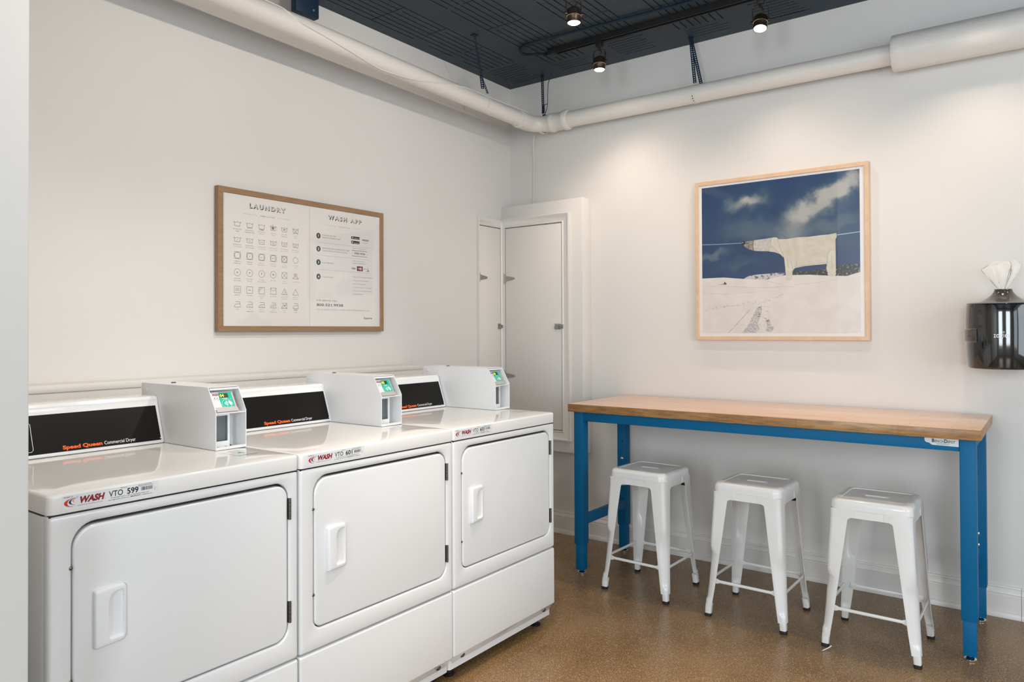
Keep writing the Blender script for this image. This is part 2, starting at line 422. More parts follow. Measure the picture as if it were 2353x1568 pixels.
# baseboard on the back wall
prof = [(0, 0), (-.030, 0), (-.030, .012), (-.026, .022), (-.018, .026), (-.017, .098), (-.0145, .1005), (-.0145, .104), (-.0175, .1065), (-.015, .118), (-.010, .124), (-.007, .128), (-.010, .132), (-.009, .138), (0, .140)]
for n_, (a, b) in enumerate([(0, 2.853), (2.8545, XR)]):
    bm = bmesh.new(); prism_x(bm, prof, a, b); struct(finish('baseboard_back' if n_ == 0 else 'baseboard_back_end', bm, TRIM))

# boxed-in chase in the corner with its little door
bm = bmesh.new(); box(bm, 0, .633, -.106, 0, .54, 2.14, .004)
struct(finish('wall_chase', bm, WALL))
def casing(o, U, V, N, a0, a1, b0, b1, w_, parent, left_w=None):
    """moulded frame swept round the opening a0..a1 x b0..b1; depth along N"""
    o, U, V, N = Vector(o), Vector(U), Vector(V), Vector(N)
    pr = [(0, 0), (0, .012), (.08, .014), (.20, .009), (.30, .012), (.55, .014), (.70, .018), (.86, .024), (1, .022), (1, 0)]
    lw = left_w if left_w is not None else w_
    loops = []
    for (su, sv) in ((1, 1), (0, 1), (0, 0), (1, 0)):
        lp = []
        for t, d in pr:
            wa = lw if su == 0 else w_
            a = a1+wa*t if su else a0-wa*t; b = b1+w_*t if sv else b0-w_*t
            lp.append(o+U*a+V*b+N*d)
        loops.append(lp)
    bm = bmesh.new(); loft(bm, loops, closed=True, cap0=False, cap1=False)
    return finish('casing', bm, TRIM, parent)
def tee_hinge(o, U, V, N, parent, bracket=True):
    o, U, V, N = Vector(o), Vector(U), Vector(V), Vector(N)
    M = Matrix((U, V, N)).transposed().to_4x4(); M.translation = o
    bm = bmesh.new()
    loft(bm, [[M@Vector((x, y, z)) for x, y in [(.004, -.019), (.075, -.007), (.082, 0), (.075, .007), (.004, .019)]] for z in (.001, .0035)])
    xfv(bm, lathe(bm, [(.004, -.03), (.004, .03)], (0, 0, .003), 10, 'y'), M)
    box(bm, -.014, -.003, -.042, .042, .001, .003, M=M)
    for x in (.025, .055): xfv(bm, lathe(bm, [(.0035, .0035), (.003, .0055)], (x, 0, 0), 8), M)
    return finish('hinge', bm, ZINC, parent)
def latch(o, U, V, N, parent):
    M = Matrix((Vector(U), Vector(V), Vector(N))).transposed().to_4x4(); M.translation = Vector(o)
    bm = bmesh.new()
    box(bm, -.035, .012, -.018, .018, .001, .004, .001, M=M); box(bm, -.032, .0, -.012, .002, .004, .016, .003, M=M)
    box(bm, -.028, .026, .002, .009, .006, .013, .002, M=M); box(bm, .018, .030, -.012, .014, .002, .010, .002, M=M)
    pts = [(.006, -.004, .016), (.014, -.006, .022), (.022, -.004, .016)]
    xfv(bm, tube(bm, pts, .002, 6), M)
    return finish('latch', bm, ZINC, parent)
def little_door(n, o, U, N, a0, a1, b0, b1, cw, lw, hinges, latch_at, label):
    V = Vector((0, 0, 1)); o, U, N = Vector(o), Vector(U), Vector(N)
    e = bpy.data.objects.new('door_%d' % n, None); C.objects.link(e); struct(e, label, 'access door')
    M = Matrix((U, V, N)).transposed().to_4x4(); M.translation = o
    bm = bmesh.new(); box(bm, a0-.004, a1+.004, b0-.004, b1+.004, -.002, .0006, M=M); finish('door_gap', bm, BLACK, e)
    bm = bmesh.new(); box(bm, a0, a1, b0, b1, 0, .009, .0015, M=M); finish('door_panel', bm, TRIM, e)
    casing(o, U, V, N, a0-.005, a1+.005, b0-.005, b1+.005, cw, e, lw)
    for (a, b) in hinges: tee_hinge(o+U*a+V*b+N*.009, U, V, N, e)
    latch(o+U*latch_at[0]+V*latch_at[1]+N*.009, U, V, N, e)
little_door(1, (0, -.106, 0), (1, 0, 0), (0, -1, 0), .040, .483, .68, 1.992, .060, .026, [(.036, 1.657), (.036, 1.010)], (.468, 1.335), 'tall white access door with two hinges facing the room in the corner chase')
little_door(2, (0, 0, 0), (0, 1, 0), (1, 0, 0), -.352, -.128, .68, 1.992, .052, .014, [(-.352, 1.657)], (-.125, 1.34), 'narrow white access door on the poster wall beside the corner chase')

# ================================================================== PIPES
pipe = thing('drain_pipe', 'large white painted pipe that turns the corner below the navy ceiling', 'pipe')
CX, CY, CZ = .283, -.10, 2.643
RL, RR = .048, .0505
def lp_axis(s): return Vector((CX, CY-s, CZ+s*.0142))    # s metres from the corner along the left wall
bm = bmesh.new(); tube(bm, [lp_axis(.16), lp_axis(1.7), lp_axis(3.3)], RL, 36); finish('pipe_section', bm, PIPEP, pipe)
bm = bmesh.new(); tube(bm, [(.40, CY, 2.642), (2.39, CY, 2.632)], RR, 36); finish('pipe_section', bm, PIPEP, pipe)
bm = bmesh.new()
arc = [lp_axis(.20), lp_axis(.17)]
for i in range(9):
    a = i/8*PI/2; c = Vector((CX+.10, CY-.10, 0)); arc.append(Vector((c.x-.10*math.cos(a), c.y+.10*math.sin(a), 2.643+.0015*(1-i/8))))
arc += [Vector((.42, CY, 2.642))]
tube(bm, arc, [.055]*2+[.054, .052, .051]+[.051]*4+[.053, .055]+[.055], 36)
finish('elbow', bm, PIPEP, pipe)
bm = bmesh.new()
pr = [(.0515, .40), (.058, .402), (.0615, .41), (.0615, .424), (.058, .432), (.057, .436), (.057, .497), (.0605, .502), (.063, .512), (.063, .530), (.059, .538), (.052, .541)]
lathe(bm, pr, (0, CY, 2.642), 40, 'x')
xfv(bm, lathe(bm, [(.006, 0), (.006, .005), (.004, .007)], (0, 0, 0), 6), Matrix.Translation((.468, CY-.050, 2.612))@Matrix.Rotation(R(125), 4, 'X'))
finish('coupling', bm, PIPEP, pipe)
bm = bmesh.new()
def sleeve_loop(x, r, ph=0, wob=.0006):
    return [Vector((x, CY+r*(1+wob*10*math.sin(3*a+ph)*.3)*math.cos(a), 2.632+r*(1+wob*10*math.sin(5*a+ph)*.3)*math.sin(a))) for a in [2*PI*i/48 for i in range(48)]]
loops = [sleeve_loop(2.378, .052), sleeve_loop(2.371, .078), sleeve_loop(2.371, .084, 1, .002), sleeve_loop(2.376, .0865, 1), sleeve_loop(2.40, .086)]
x = 2.45
while x < 5.5: loops.append(sleeve_loop(x, .0862, x*2, .0012)); x += .12
loft(bm, loops); finish('insulation_sleeve', bm, mat('sleeve_paint', (.76, .73, .69), .45, bump=(14, .35, 5)), pipe)

# thin cable lying on the pipe
pts = []
for s, a in [(2.9, 60), (2.3, 64), (2.072, 60), (2.01, 54), (1.965, 41), (1.884, -1), (1.754, -18), (1.612, -38), (1.448, -62), (1.359, -70), (1.187, -54), (1.028, -21), (.88, 15), (.719, 46), (.478, 60), (.25, 66), (.13, 60)]:
    ax = lp_axis(s); rr_ = RL+.0025+(.008 if s < .3 else 0); pts.append(ax+Vector((math.cos(R(a)), 0, math.sin(R(a))))*rr_)
bm = bmesh.new(); tube(bm, smooth_path(pts, 8), .0024, 8)
tag(finish('cable', bm, PIPEP), 'thin white cable winding along the white pipe on the poster wall', 'cable')
# cord dropping behind the elbow to the chase
bm = bmesh.new()
tube(bm, smooth_path([(.245, -.06, 2.60), (.205, -.02, 2.55), (.199, -.006, 2.45), (.197, -.006, 2.28), (.197, -.008, 2.19), (.20, -.02, 2.152), (.212, -.02, 2.146), (.214, -.02, 2.158)], 6), .0035, 8)
tag(finish('cord', bm, PIPEP), 'white cord running down from the pipe elbow to the corner chase', 'cord')
# dark wire hanging by the first strap
bm = bmesh.new()
tube(bm, smooth_path([(.405, -.10, 2.965), (.392, -.10, 2.93), (.380, -.10, 2.90), (.376, -.10, 2.83), (.374, -.10, 2.77), (.360, -.10, 2.72), (.348, -.10, 2.706)], 6), .0022, 6)
box(bm, .340, .356, -.108, -.092, 2.698, 2.706)
tag(finish('dark_wire', bm, NAVY), 'thin dark wire dangling from the ceiling beside the strap above the pipe elbow', 'wire')

# hangers of perforated strap
def strap(bm, p0, p1, wdir, wd=.019, pitch=.0125, th=.0016):
    p0, p1, wdir = Vector(p0), Vector(p1), Vector(wdir).normalized(); L_ = (p1-p0).length; t = (p1-p0)/L_; nn = t.cross(wdir)
    M = Matrix((wdir, t, nn)).transposed().to_4x4(); M.translation = p0
    box(bm, -wd/2, -wd*.18, 0, L_, -th/2, th/2, M=M); box(bm, wd*.18, wd/2, 0, L_, -th/2, th/2, M=M)
    y = 0
    while y < L_: box(bm, -wd*.18, wd*.18, y, min(y+pitch*.5, L_), -th/2, th/2, M=M); y += pitch
def wrap_strap(bm, c, ax, r, a0, a1, wd=.019, n=26, hole=True):
    """perforated band round a pipe of axis 'x' or 'y'; painted like the pipe"""
    for i in range(n):
        b0 = R(a0+(a1-a0)*i/n); b1 = R(a0+(a1-a0)*(i+1)/n)
        def P(b, q, rad):
            if ax == 'x': return Vector((c[0]+q, c[1]+rad*math.cos(b), c[2]+rad*math.sin(b)))
            return Vector((c[0]+rad*math.cos(b), c[1]+q, c[2]+rad*math.sin(b)))
        segs = [(-wd/2, wd/2)] if i % 2 else [(-wd/2, -wd*.16), (wd*.16, wd/2)]
        for q0, q1 in segs:
            loft(bm, [[P(b0, q0, r), P(b0, q1, r), P(b0, q1, r+.0026), P(b0, q0, r+.0026)], [P(b1, q0, r), P(b1, q1, r), P(b1, q1, r+.0026), P(b1, q0, r+.0026)]])
def wrap_hole_shade(bm, c, r, a0, a1, n=40):  # dark band under the strap, painting the shade in its holes
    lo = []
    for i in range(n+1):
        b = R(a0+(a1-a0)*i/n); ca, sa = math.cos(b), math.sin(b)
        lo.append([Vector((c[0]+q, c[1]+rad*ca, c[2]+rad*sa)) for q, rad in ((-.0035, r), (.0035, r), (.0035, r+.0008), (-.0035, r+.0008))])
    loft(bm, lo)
h = thing('pipe_hanger', 'dark perforated metal strap holding the pipe elbow in the corner', 'pipe hanger', (.338, -.10, 2.72))
def local(bm, o): bmesh.ops.transform(bm, matrix=Matrix.Translation(-o.location), verts=bm.verts)
bm = bmesh.new(); strap(bm, (.333, -.10, 2.965), (.339, -.10, 2.765), (1, 0, 0)); box(bm, .3305, .3505, -.1015, -.0985, 2.715, 2.768, M=None); box(bm, .327, .340, -.11, -.09, 2.955, 2.965)
box(bm, .348, .372, -.101, -.099, 2.768, 2.7715); local(bm, h); finish('hanging_strap', bm, NAVY, h)
bm = bmesh.new(); wrap_hole_shade(bm, (.333, CY, 2.643), .0553, 75, -200); local(bm, h); finish('hole_shade', bm, NAVY, h)
bm = bmesh.new(); wrap_strap(bm, (.333, CY, 2.643), 'x', .0555, 75, -200, hole=True, n=34); local(bm, h); finish('pipe_loop', bm, PIPEP, h)
h = thing('pipe_hanger', 'two dark perforated straps spread in a V above the picture wall pipe', 'pipe hanger', (1.38, -.10, 2.70))
bm = bmesh.new(); strap(bm, (1.346, -.10, 2.965), (1.371, -.101, 2.700), (1, 0, 0)); strap(bm, (1.346, -.094, 2.965), (1.405, -.094, 2.690), (1, 0, 0)); box(bm, 1.335, 1.357, -.11, -.085, 2.957, 2.965); local(bm, h); finish('hanging_strap', bm, NAVY, h)
bm = bmesh.new(); wrap_hole_shade(bm, (1.374, CY, 2.637), RR+.0003, 100, -165); local(bm, h); finish('hole_shade', bm, NAVY, h)
bm = bmesh.new(); wrap_strap(bm, (1.374, CY, 2.637), 'x', RR+.0005, 100, -165, n=34); local(bm, h); finish('pipe_loop', bm, PIPEP, h)
h = thing('pipe_hanger', 'dark perforated strap holding the pipe that runs along the poster wall', 'pipe hanger', (.30, -.62, 2.70))
bm = bmesh.new(); strap(bm, (.395, -.864, 2.965), (.31, -.70, 2.80), (.6, .6, 0), .012, .02); strap(bm, (.31, -.70, 2.80), (.285, -.655, 2.74), (.6, .6, 0)); strap(bm, (.31, -.70, 2.80), (.30, -.625, 2.715), (.6, .6, 0), .012)
box(bm, .38, .41, -.88, -.85, 2.958, 2.965); local(bm, h); finish('hanging_strap', bm, NAVY, h)
bm = bmesh.new(); wrap_strap(bm, tuple(lp_axis(.55)), 'y', RL+.0005, 130, -40, wd=.012, n=20); local(bm, h); finish('pipe_loop', bm, PIPEP, h)

# junction box at the top left
jb = thing('junction_box', 'navy painted metal electrical box hanging from the ceiling above the left pipe', 'electrical box', (.20, -1.85, 2.79))
bm = bmesh.new(); box(bm, -.04, 0, -.065, .068, -.002, .175, .006); finish('box_body', bm, NAVY, jb)
for (y, z) in ((-.03, .07), (.035, .03), (.02, .12)):
    bm = bmesh.new(); lathe(bm, [(.006, -.001), (.006, .002), (.004, .0035)], (0, y, z), 10, 'x'); finish('screw', bm, mat('screw_worn', (.2, .25, .3), .4, .6), jb)

# flexible conduit on the ceiling
bm = bmesh.new()
cp = [(.60, -.43), (.585, -.435), (.556, -.458), (.505, -.484), (.480, -.516), (.485, -.552), (.529, -.585), (.589, -.60), (.674, -.60), (.758, -.595), (.913, -.587), (1.096, -.576), (1.336, -.563), (1.62, -.55), (2.0, -.54), (2.6, -.54)]
path = smooth_path([(a, b, H-.013-(.008 if i < 5 else 0)) for i, (a, b) in enumerate(cp)], 26)
tube(bm, path, [.0085 if i % 2 else .0072 for i in range(len(path))], 10)
tag(finish('flexible_conduit', bm, mat('conduit_navy', (.008, .022, .038), .5, spec=.25)), 'ribbed navy cable conduit curling round on the ceiling to the track end', 'conduit')

# ================================================================== TRACK LIGHTS
def track(y, x0, x1, label):
    t = thing('light_track', label, 'light track', (x0, y, H-.017))
    bm = bmesh.new(); L_ = x1-x0
    loft(bm, [[Vector((xx, a, b)) for a, b in [(-.018, .017), (-.018, -.017), (-.011, -.017), (-.011, .004), (.011, .004), (.011, -.017), (.018, -.017), (.018, .017)]] for xx in (0, L_)])
    box(bm, .05, L_, -.0105, -.008, -.006, -.003, mi=1)
    finish('rail', bm, [BLACK, mat('copper_strip', (.45, .36, .28), .3, 1)], t)
    bm = bmesh.new(); box(bm, -.008, .052, -.024, .024, -.024, .017, .003); finish('end_feed', bm, BLACK, t)
track(-.43, .615, 5.2, 'long black light track near the picture wall, fed by the curled conduit')
track(-1.05, 1.10, 5.2, 'black light track further from the picture wall, holding the upper left spotlight')
def lampbuild(x, y, rot, tiltx, label):
    t = thing('track_spotlight', label, 'spotlight', (x, y, H-.034), rot, 'bronze track spotlights')
    bm = bmesh.new(); box(bm, -.018, .018, -.015, .015, -.034, .004, .003); lathe(bm, [(.007, -.050), (.007, -.034)], n=12); finish('connector', bm, BLACK, t)
    bm = bmesh.new(); wv = .037
    pts = smooth_path([(-wv, 0, -.128), (-wv, 0, -.095), (-wv, 0, -.062), (-wv*.75, 0, -.050), (0, 0, -.048), (wv*.75, 0, -.050), (wv, 0, -.062), (wv, 0, -.095), (wv, 0, -.128)], 4)
    for s in (-1, 1):
        lathe(bm, [(.008, s*.034), (.008, s*.046), (.005, s*.049)], (0, 0, -.116), 12, 'x')
    for i in range(len(pts)-1):
        a, b = pts[i], pts[i+1]; d = (b-a).normalized(); nn = Vector((0, 1, 0)).cross(d)*.0013
        loft(bm, [[p+Vector((0, .0045, 0))+nn, p+Vector((0, .0045, 0))-nn, p-Vector((0, .0045, 0))-nn, p-Vector((0, .0045, 0))+nn] for p in (a, b)])
    finish('yoke', bm, BRONZE, t)
    bm = bmesh.new(); tube(bm, smooth_path([(0, 0, -.046), (.010, 0, -.056), (.013, 0, -.067), (.005, 0, -.078), (0, 0, -.086)], 5), .0035, 8); finish('lamp_cord', bm, BLACK, t)
    T = Matrix.Translation((0, 0, -.116))@Matrix.Rotation(tiltx, 4, 'X')@Matrix.Translation((0, 0, .116))
    bm = bmesh.new(); lathe(bm, [(.004, -.080), (.012, -.082), (.022, -.087), (.0315, -.095), (.0335, -.100), (.0335, -.122), (.0345, -.124), (.0345, -.128), (.033, -.130), (.033, -.158), (.030, -.158), (.029, -.150), (.0, -.150)], n=30)
    bmesh.ops.transform(bm, matrix=T, verts=bm.verts); brl = finish('barrel', bm, BRONZE, t)
    bm = bmesh.new(); lathe(bm, [(.0342, -.1235), (.0356, -.1245), (.0356, -.1275), (.0342, -.1285)], n=30, cap=False); bmesh.ops.transform(bm, matrix=T, verts=bm.verts); finish('trim_ring', bm, mat('brass_ring', (.8, .65, .45), .2, 1), brl)
    bm = bmesh.new(); lathe(bm, [(.029, -.151), (.0285, -.157), (.022, -.162), (.012, -.165), (.002, -.166)], n=24); bmesh.ops.transform(bm, matrix=T, verts=bm.verts); finish('glowing_lens', bm, LAMP, t)
lampbuild(.945, -.43, R(0), R(0), 'bronze track spotlight hanging lowest, just where ceiling meets the picture wall')
lampbuild(1.845, -.43, R(6), R(-16), 'tilted bronze track spotlight nearest the thick wrapped pipe, rightmost of the three')
lampbuild(1.16, -1.05, R(50), R(0), 'bronze track spotlight cut by the top edge, above the curled conduit')

# ================================================================== POSTER
po = thing('framed_poster', 'wood framed laundry symbols and wash app instruction poster above the dryers', 'poster', (0, -2.200, 1.309))
def frame_y(parent, w_, h_, t_, d, m, ax):
    """mitred frame: four lengths in one mesh; ax 'x' = hangs on X=0 facing +X (u=Y), 'y' = hangs on Y=0 facing -Y (u=X)"""
    bm = bmesh.new(); pr = [(0, .002), (0, d-.002), (.002, d), (t_-.002, d), (t_, d-.002), (t_, .002)]; loops = []
    for su, sv in ((0, 0), (1, 0), (1, 1), (0, 1)):
        lp = []
        for a, dd in pr:
            u = w_-a if su else a; v = h_-a if sv else a
            lp.append(Vector((dd, u, v)) if ax == 'x' else Vector((u, -dd, v)))
        loops.append(lp)
    loft(bm, loops, closed=True, cap0=False, cap1=False); finish('frame', bm, m, parent)
frame_y(po, .990, .648, .0265, .030, OAK, 'x')
bm = B(.003, .025, .02, .97, .02, .628); finish('backing_sheet', bm, mat('white_mount', (.84, .83, .82), .5), po)
F = Canvas(plane((.0252, 0, 0), (0, 1, 0), (0, 0, 1)))
F.rect(3.0, 2.4, 96.2, 62.5, PAPER); F.lay = 2
lw = .10
F.line([(3.1, 2.55), (96.1, 2.55), (96.1, 62.4), (3.1, 62.4)], .08, INKG, True); F.line([(49.5, 2.55), (49.5, 62.4)], .1, INKG)
def shadowtext(t, u0, v0, wd, cap):
    F.lay = 2; F.text(t, u0+.28, v0-.25, wd, cap, INK, 3, .045, space=1.45)
    F.lay = 3; F.text(t, u0+.03, v0, wd, cap, INK, 3, .03, space=1.45); F.lay = 4; F.text(t, u0, v0+.02, wd, cap, PAPER, 3, .008, space=1.45); F.lay = 2
shadowtext('LAUNDRY', 15.7, 57.0, 19.6, 2.0); shadowtext('WASH APP', 60.9, 57.2, 22.3, 2.0)
F.line([(12.8, 53.85), (20, 53.85)], .07, INKG); F.line([(30.9, 53.9), (38.1, 53.9)], .07, INKG)
F.text('SYMBOLS GUIDE', 21.6, 53.55, 7.7, .55, INKG, 1, .01)
F.line([(59.1, 54.0), (66.4, 54.0)], .07, INKG); F.line([(77.2, 54.15), (84.5, 54.15)], .07, INKG)
F.text('INSTRUCTIONS', 68.1, 53.7, 7.4, .5, INKG, 1)
cols = [9.7, 16.0, 22.3, 28.6, 34.8, 41.2]
caps = [['MACHINE WASH|NORMAL', 'MACHINE WASH|PERMANENT PRESS', 'MACHINE WASH|DELICATE', 'HAND WASH|NORMAL', 'MAX WATER|TEMPERATURE', 'DO NOT|WASH'],
        ['MACHINE WASH|30\u00b0C OR 86\u00b0F', 'MACHINE WASH|40\u00b0C OR 104\u00b0F', 'MACHINE WASH|50\u00b0C OR 122\u00b0F', 'MACHINE WASH|60\u00b0C OR 140\u00b0F', 'MACHINE WASH|70\u00b0C OR 158\u00b0F', 'MACHINE WASH|95\u00b0C OR 200\u00b0F'],
        ['TUMBLE DRY|NORMAL HEAT', 'TUMBLE DRY|LOW HEAT', 'TUMBLE DRY|MEDIUM HEAT', 'TUMBLE DRY|HIGH HEAT', 'DO NOT|TUMBLE DRY', 'DRY CLEAN|ONLY'],
        ['DRY CLEAN|ANY SOLVENT', 'DRY CLEAN|PCE ONLY', 'DRY CLEAN|PETROLEUM ONLY', 'WET CLEAN', 'DO NOT|DRY CLEAN', 'DO NOT BLEACH'],
        ['DRIP DRY', 'DRY FLAT', 'DRY IN THE|SHADE', 'HANG TO DRY', 'NON-CHLORINE|BLEACHING', 'BLEACHING|IS ALLOWED'],
        ['IRON', 'LOW|TEMPERATURE', 'MEDIUM|TEMPERATURE', 'HIGH|TEMPERATURE', 'DO NOT|IRON', 'DO NOT|STEAM']]
rows = [48.8, 41.75, 34.6, 26.9, 19.1, 12.3]; capy = [46.2, 39.2, 31.7, 23.9, 16.4, 10.0]
def tub(c, y): F.line([(c-1.65, y+1.15), (c-1.25, y-1.0), (c+1.25, y-1.0), (c+1.65, y+1.15)], .15, INK); F.line([(c-1.6, y+.95), (c-1.1, y+.62), (c-.6, y+.66), (c, y+.98), (c+.6, y+.66), (c+1.1, y+.62), (c+1.6, y+.95)], .13, INK)
def cross(c, y, s): F.line([(c-s, y-s), (c+s, y+s)], .13, INK); F.line([(c-s, y+s), (c+s, y-s)], .13, INK)
def dots(c, y, n):
    lay = {1: [(0, 0)], 2: [(-.35, 0), (.35, 0)], 3: [(-.6, 0), (0, 0), (.6, 0)], 4: [(-.35, .3), (.35, .3), (-.35, -.35), (.35, -.35)], 5: [(-.6, .3), (0, .3), (.6, .3), (-.35, -.35), (.35, -.35)], 6: [(-.6, .3), (0, .3), (.6, .3), (-.6, -.35), (0, -.35), (.6, -.35)]}[n]
    for a, b in lay: F.disc(c+a, y+b, .17, INK, 8)
def iron(c, y):
    F.line([(c-1.6, y-1.1), (c+1.6, y-1.1), (c+1.2, y+1.3), (c-.9, y+1.35)], .14, INK); F.line([(c-1.6, y-1.1), (c-1.3, y-.2), (c-.5, y+.3), (c+1.35, y+.3)], .14, INK)
sq = [(-1.55, -1.5), (1.55, -1.5), (1.55, 1.5), (-1.55, 1.5)]
for r_i, y in enumerate(rows):
    for k, c in enumerate(cols):
        if r_i == 0:
            tub(c, y)
            if k in (1, 2): F.line([(c-1.25, y-1.3), (c+1.25, y-1.3)], .13, INK)
            if k == 2: F.line([(c-1.25, y-1.6), (c+1.25, y-1.6)], .13, INK)
            if k == 3: F.line([(c-.9, y+1.0), (c-.2, y+1.7), (c+.3, y+1.75)], .13, INK); F.disc(c-.25, y+.1, .75, INKG); F.line([(c+.2, y-.6), (c+1.3, y+1.1)], .13, INK)
            if k == 4: F.text('40', c, y-.45, 1.2, .9, INK, 2, .01, align='c')
            if k == 5: cross(c, y-.2, 1.45)
        elif r_i == 1: tub(c, y); dots(c, y-.15, k+1)
        elif r_i == 2:
            if k < 5: F.line([(c+a, y+b) for a, b in sq], .14, INK, True)
            F.arc(c, y, 1.42, 1.42, .14, INK)
            if k in (1, 2, 3): dots(c, y, k)
            if k == 4: cross(c, y, 1.45)
        elif r_i == 3:
            if k < 5: F.arc(c, y, 1.6, 1.6, .14, INK)
            if k < 4: F.text('APFW'[k], c, y-.42, None, .85, INK, 2, .015, align='c')
            if k == 4: cross(c, y, 1.6)
            if k == 5: F.line([(c-1.6, y-1.3), (c+1.6, y-1.3), (c, y+1.4)], .14, INK, True); cross(c, y+.1, 1.2)
        elif r_i == 4:
            if k < 4: F.line([(c+a, y+b) for a, b in sq], .14, INK, True)
            if k == 0:
                for a in (-.7, 0, .7): F.line([(c+a, y-.8), (c+a, y+.8)], .16, INK)
            if k == 1: F.line([(c-.75, y), (c+.75, y)], .2, INK)
            if k == 2: F.line([(c-1.5, y+.4), (c-.4, y+1.5)], .12, INK); F.line([(c-1.5, y-.4), (c+.4, y+1.5)], .12, INK)
            if k == 3: F.arc(c, y+1.5, 1.3, 1.3, .12, INK, 180, 359, 12)
            if k > 3: F.line([(c-1.6, y-1.4), (c+1.6, y-1.4), (c, y+1.5)], .14, INK, True)
            if k == 4: F.line([(c-.7, y-1.3), (c+.4, y+.7)], .12, INK); F.line([(c+.2, y-1.3), (c+.85, y-.1)], .12, INK)
        else:
            iron(c, y)
            if 1 <= k <= 3: dots(c, y-.45, k)
            if k == 4: cross(c, y+.1, 1.5)
            if k == 5: F.line([(c-1.1, y-1.5), (c+1.1, y-2.0)], .12, INK); F.line([(c-1.1, y-2.0), (c+1.1, y-1.5)], .12, INK)
        for q, ln in enumerate(caps[r_i][k].split('|')):
            F.text(ln, c, capy[r_i]-q*.95, min(4.9, .335*len(ln)), .42, INKG if k < 2 else INKL, 1, .012, align='c')
for n_, (y, lines) in enumerate([(48.1, ['DOWNLOAD THE', 'WASH CONNECT APP']), (41.5, ['REGISTER IN LAUNDRY ROOM', 'OR ENTER LOCATION CODE']), (34.8, ['LOAD MONEY']), (27.6, ['WASH AWAY!'])]):
    F.disc(55.0, y, 1.3, GREENC, 24, 1.4); F.lay = 3; F.text(str(n_+1), 55.0, y-.6, None, 1.2, WHITEI, 3, .03, align='c'); F.lay = 2
    y0 = y+.35 if len(lines) > 1 else y-.28
    for q, ln in enumerate(lines): F.text(ln, 57.4, y0-q*1.25, .72*len(ln), .55, INKG, 1, .01)
for y in (44.8, 38.4, 31.2): F.line([(55, y), (89.7, y)], .08, INKG)
for v1, v0, t in ((50.0, 48.6, 'App Store'), (47.7, 46.2, 'Google Play')):
    F.rect(76.3, v0, 82.0, v1, INK); F.lay = 3; F.text(t, 78.3, v0+.3, 3.3, .5, WHITEI, 1, .01); 
    F.disc(77.3, (v0+v1)/2, .38, WHITEI, 10) if t[0] == 'A' else F.poly([(76.9, v0+.3), (77.8, (v0+v1)/2), (76.9, v1-.3)], WHITEI); F.lay = 2
F.text('WASH', 83.6, 48.2, 4.6, .95, RED, 2, .03, .2); F.text('CONNECT', 83.8, 46.9, 4.2, .45, INKG, 1)
F.text('- ENTER LOCATION CODE', 76.9, 43.6, 9.7, .42, INKG, 1, .01)
F.line([(76.9, 39.75), (87.1, 39.75), (87.1, 42.65), (76.9, 42.65)], .14, INK, True); F.text('WSH 4756', 78.2, 40.75, 7.7, .95, INK, 2, .02)
F.text('- SELECT ADD FUNDS', 76.8, 36.9, 8.4, .42, INKG, 1, .01); F.text('- ENTER PAYMENT METHOD', 76.8, 35.7, 10, .42, INKG, 1, .01)
F.text('VISA', 76.4, 32.7, 2.8, .85, NAVYI, 2, .03, .15)
F.rect(80.1, 32.0, 84.2, 34.5, NAVYI); F.lay = 3; F.disc(81.5, 33.25, .85, CREDR); F.disc(82.8, 33.25, .85, CREDO); F.lay = 4; F.rect(81.2, 33.1, 83.1, 33.45, WHITEI); F.lay = 2
F.text('DISCOVER', 84.8, 33.1, 3.5, .4, INK, 1, .02); F.poly([(86.3, 32.1), (88.5, 32.1), (88.5, 32.9)], CREDR)
for t, v, wd in (('- SEARCH FOR AVAILABLE MACHINES', 28.5, 14), ('- LOAD LAUNDRY & DETERGENT', 26.6, 11.6), ('- SELECT MACHINE & PAY', 24.8, 10), ('- TO START CYCLE, SELECT FABRIC', 23.0, 14)):
    F.text(t, 76.8, v, wd, .42, INKG, 1, .01)
F.text('SETTING ON YOUR START BUTTON', 77.5, 21.2, 13, .42, INKG, 1, .01); F.text('ON THE MACHINE', 77.5, 19.4, 6.7, .42, INKG, 1, .01)
F.text('FOR SERVICE CALL:', 53.8, 15.3, 13.4, .75, INK, 1, 0); F.text('800.521.9938', 53.8, 12.8, 16.9, 1.25, INK, 2, .015)
F.text('Or request service online www.fixlaundry.com', 53.8, 10.8, 34.9, .75, INKG, 1, 0); F.text('Supera', 84.7, 6.6, 6.0, 1.0, INK, 2, .015)
F.done('printed_sheet', po)
GLASS = mat('thin_glass', (1, 1, 1), .02)
def glass(m_):
    nt = m_.node_tree; N = nt.nodes.new; out = nt.nodes['Material Output']
    g = N('ShaderNodeBsdfGlossy'); g.inputs['Roughness'].default_value = .03; t = N('ShaderNodeBsdfTransparent'); 
    mx = N('ShaderNodeMixShader'); mx.inputs[0].default_value = .045; nt.links.new(t.outputs[0], mx.inputs[1]); nt.links.new(g.outputs[0], mx.inputs[2]); nt.links.new(mx.outputs[0], out.inputs[0])
glass(GLASS)
bm = B(.0266, .0276, .024, .966, .024, .624); finish('glazing', bm, GLASS, po)

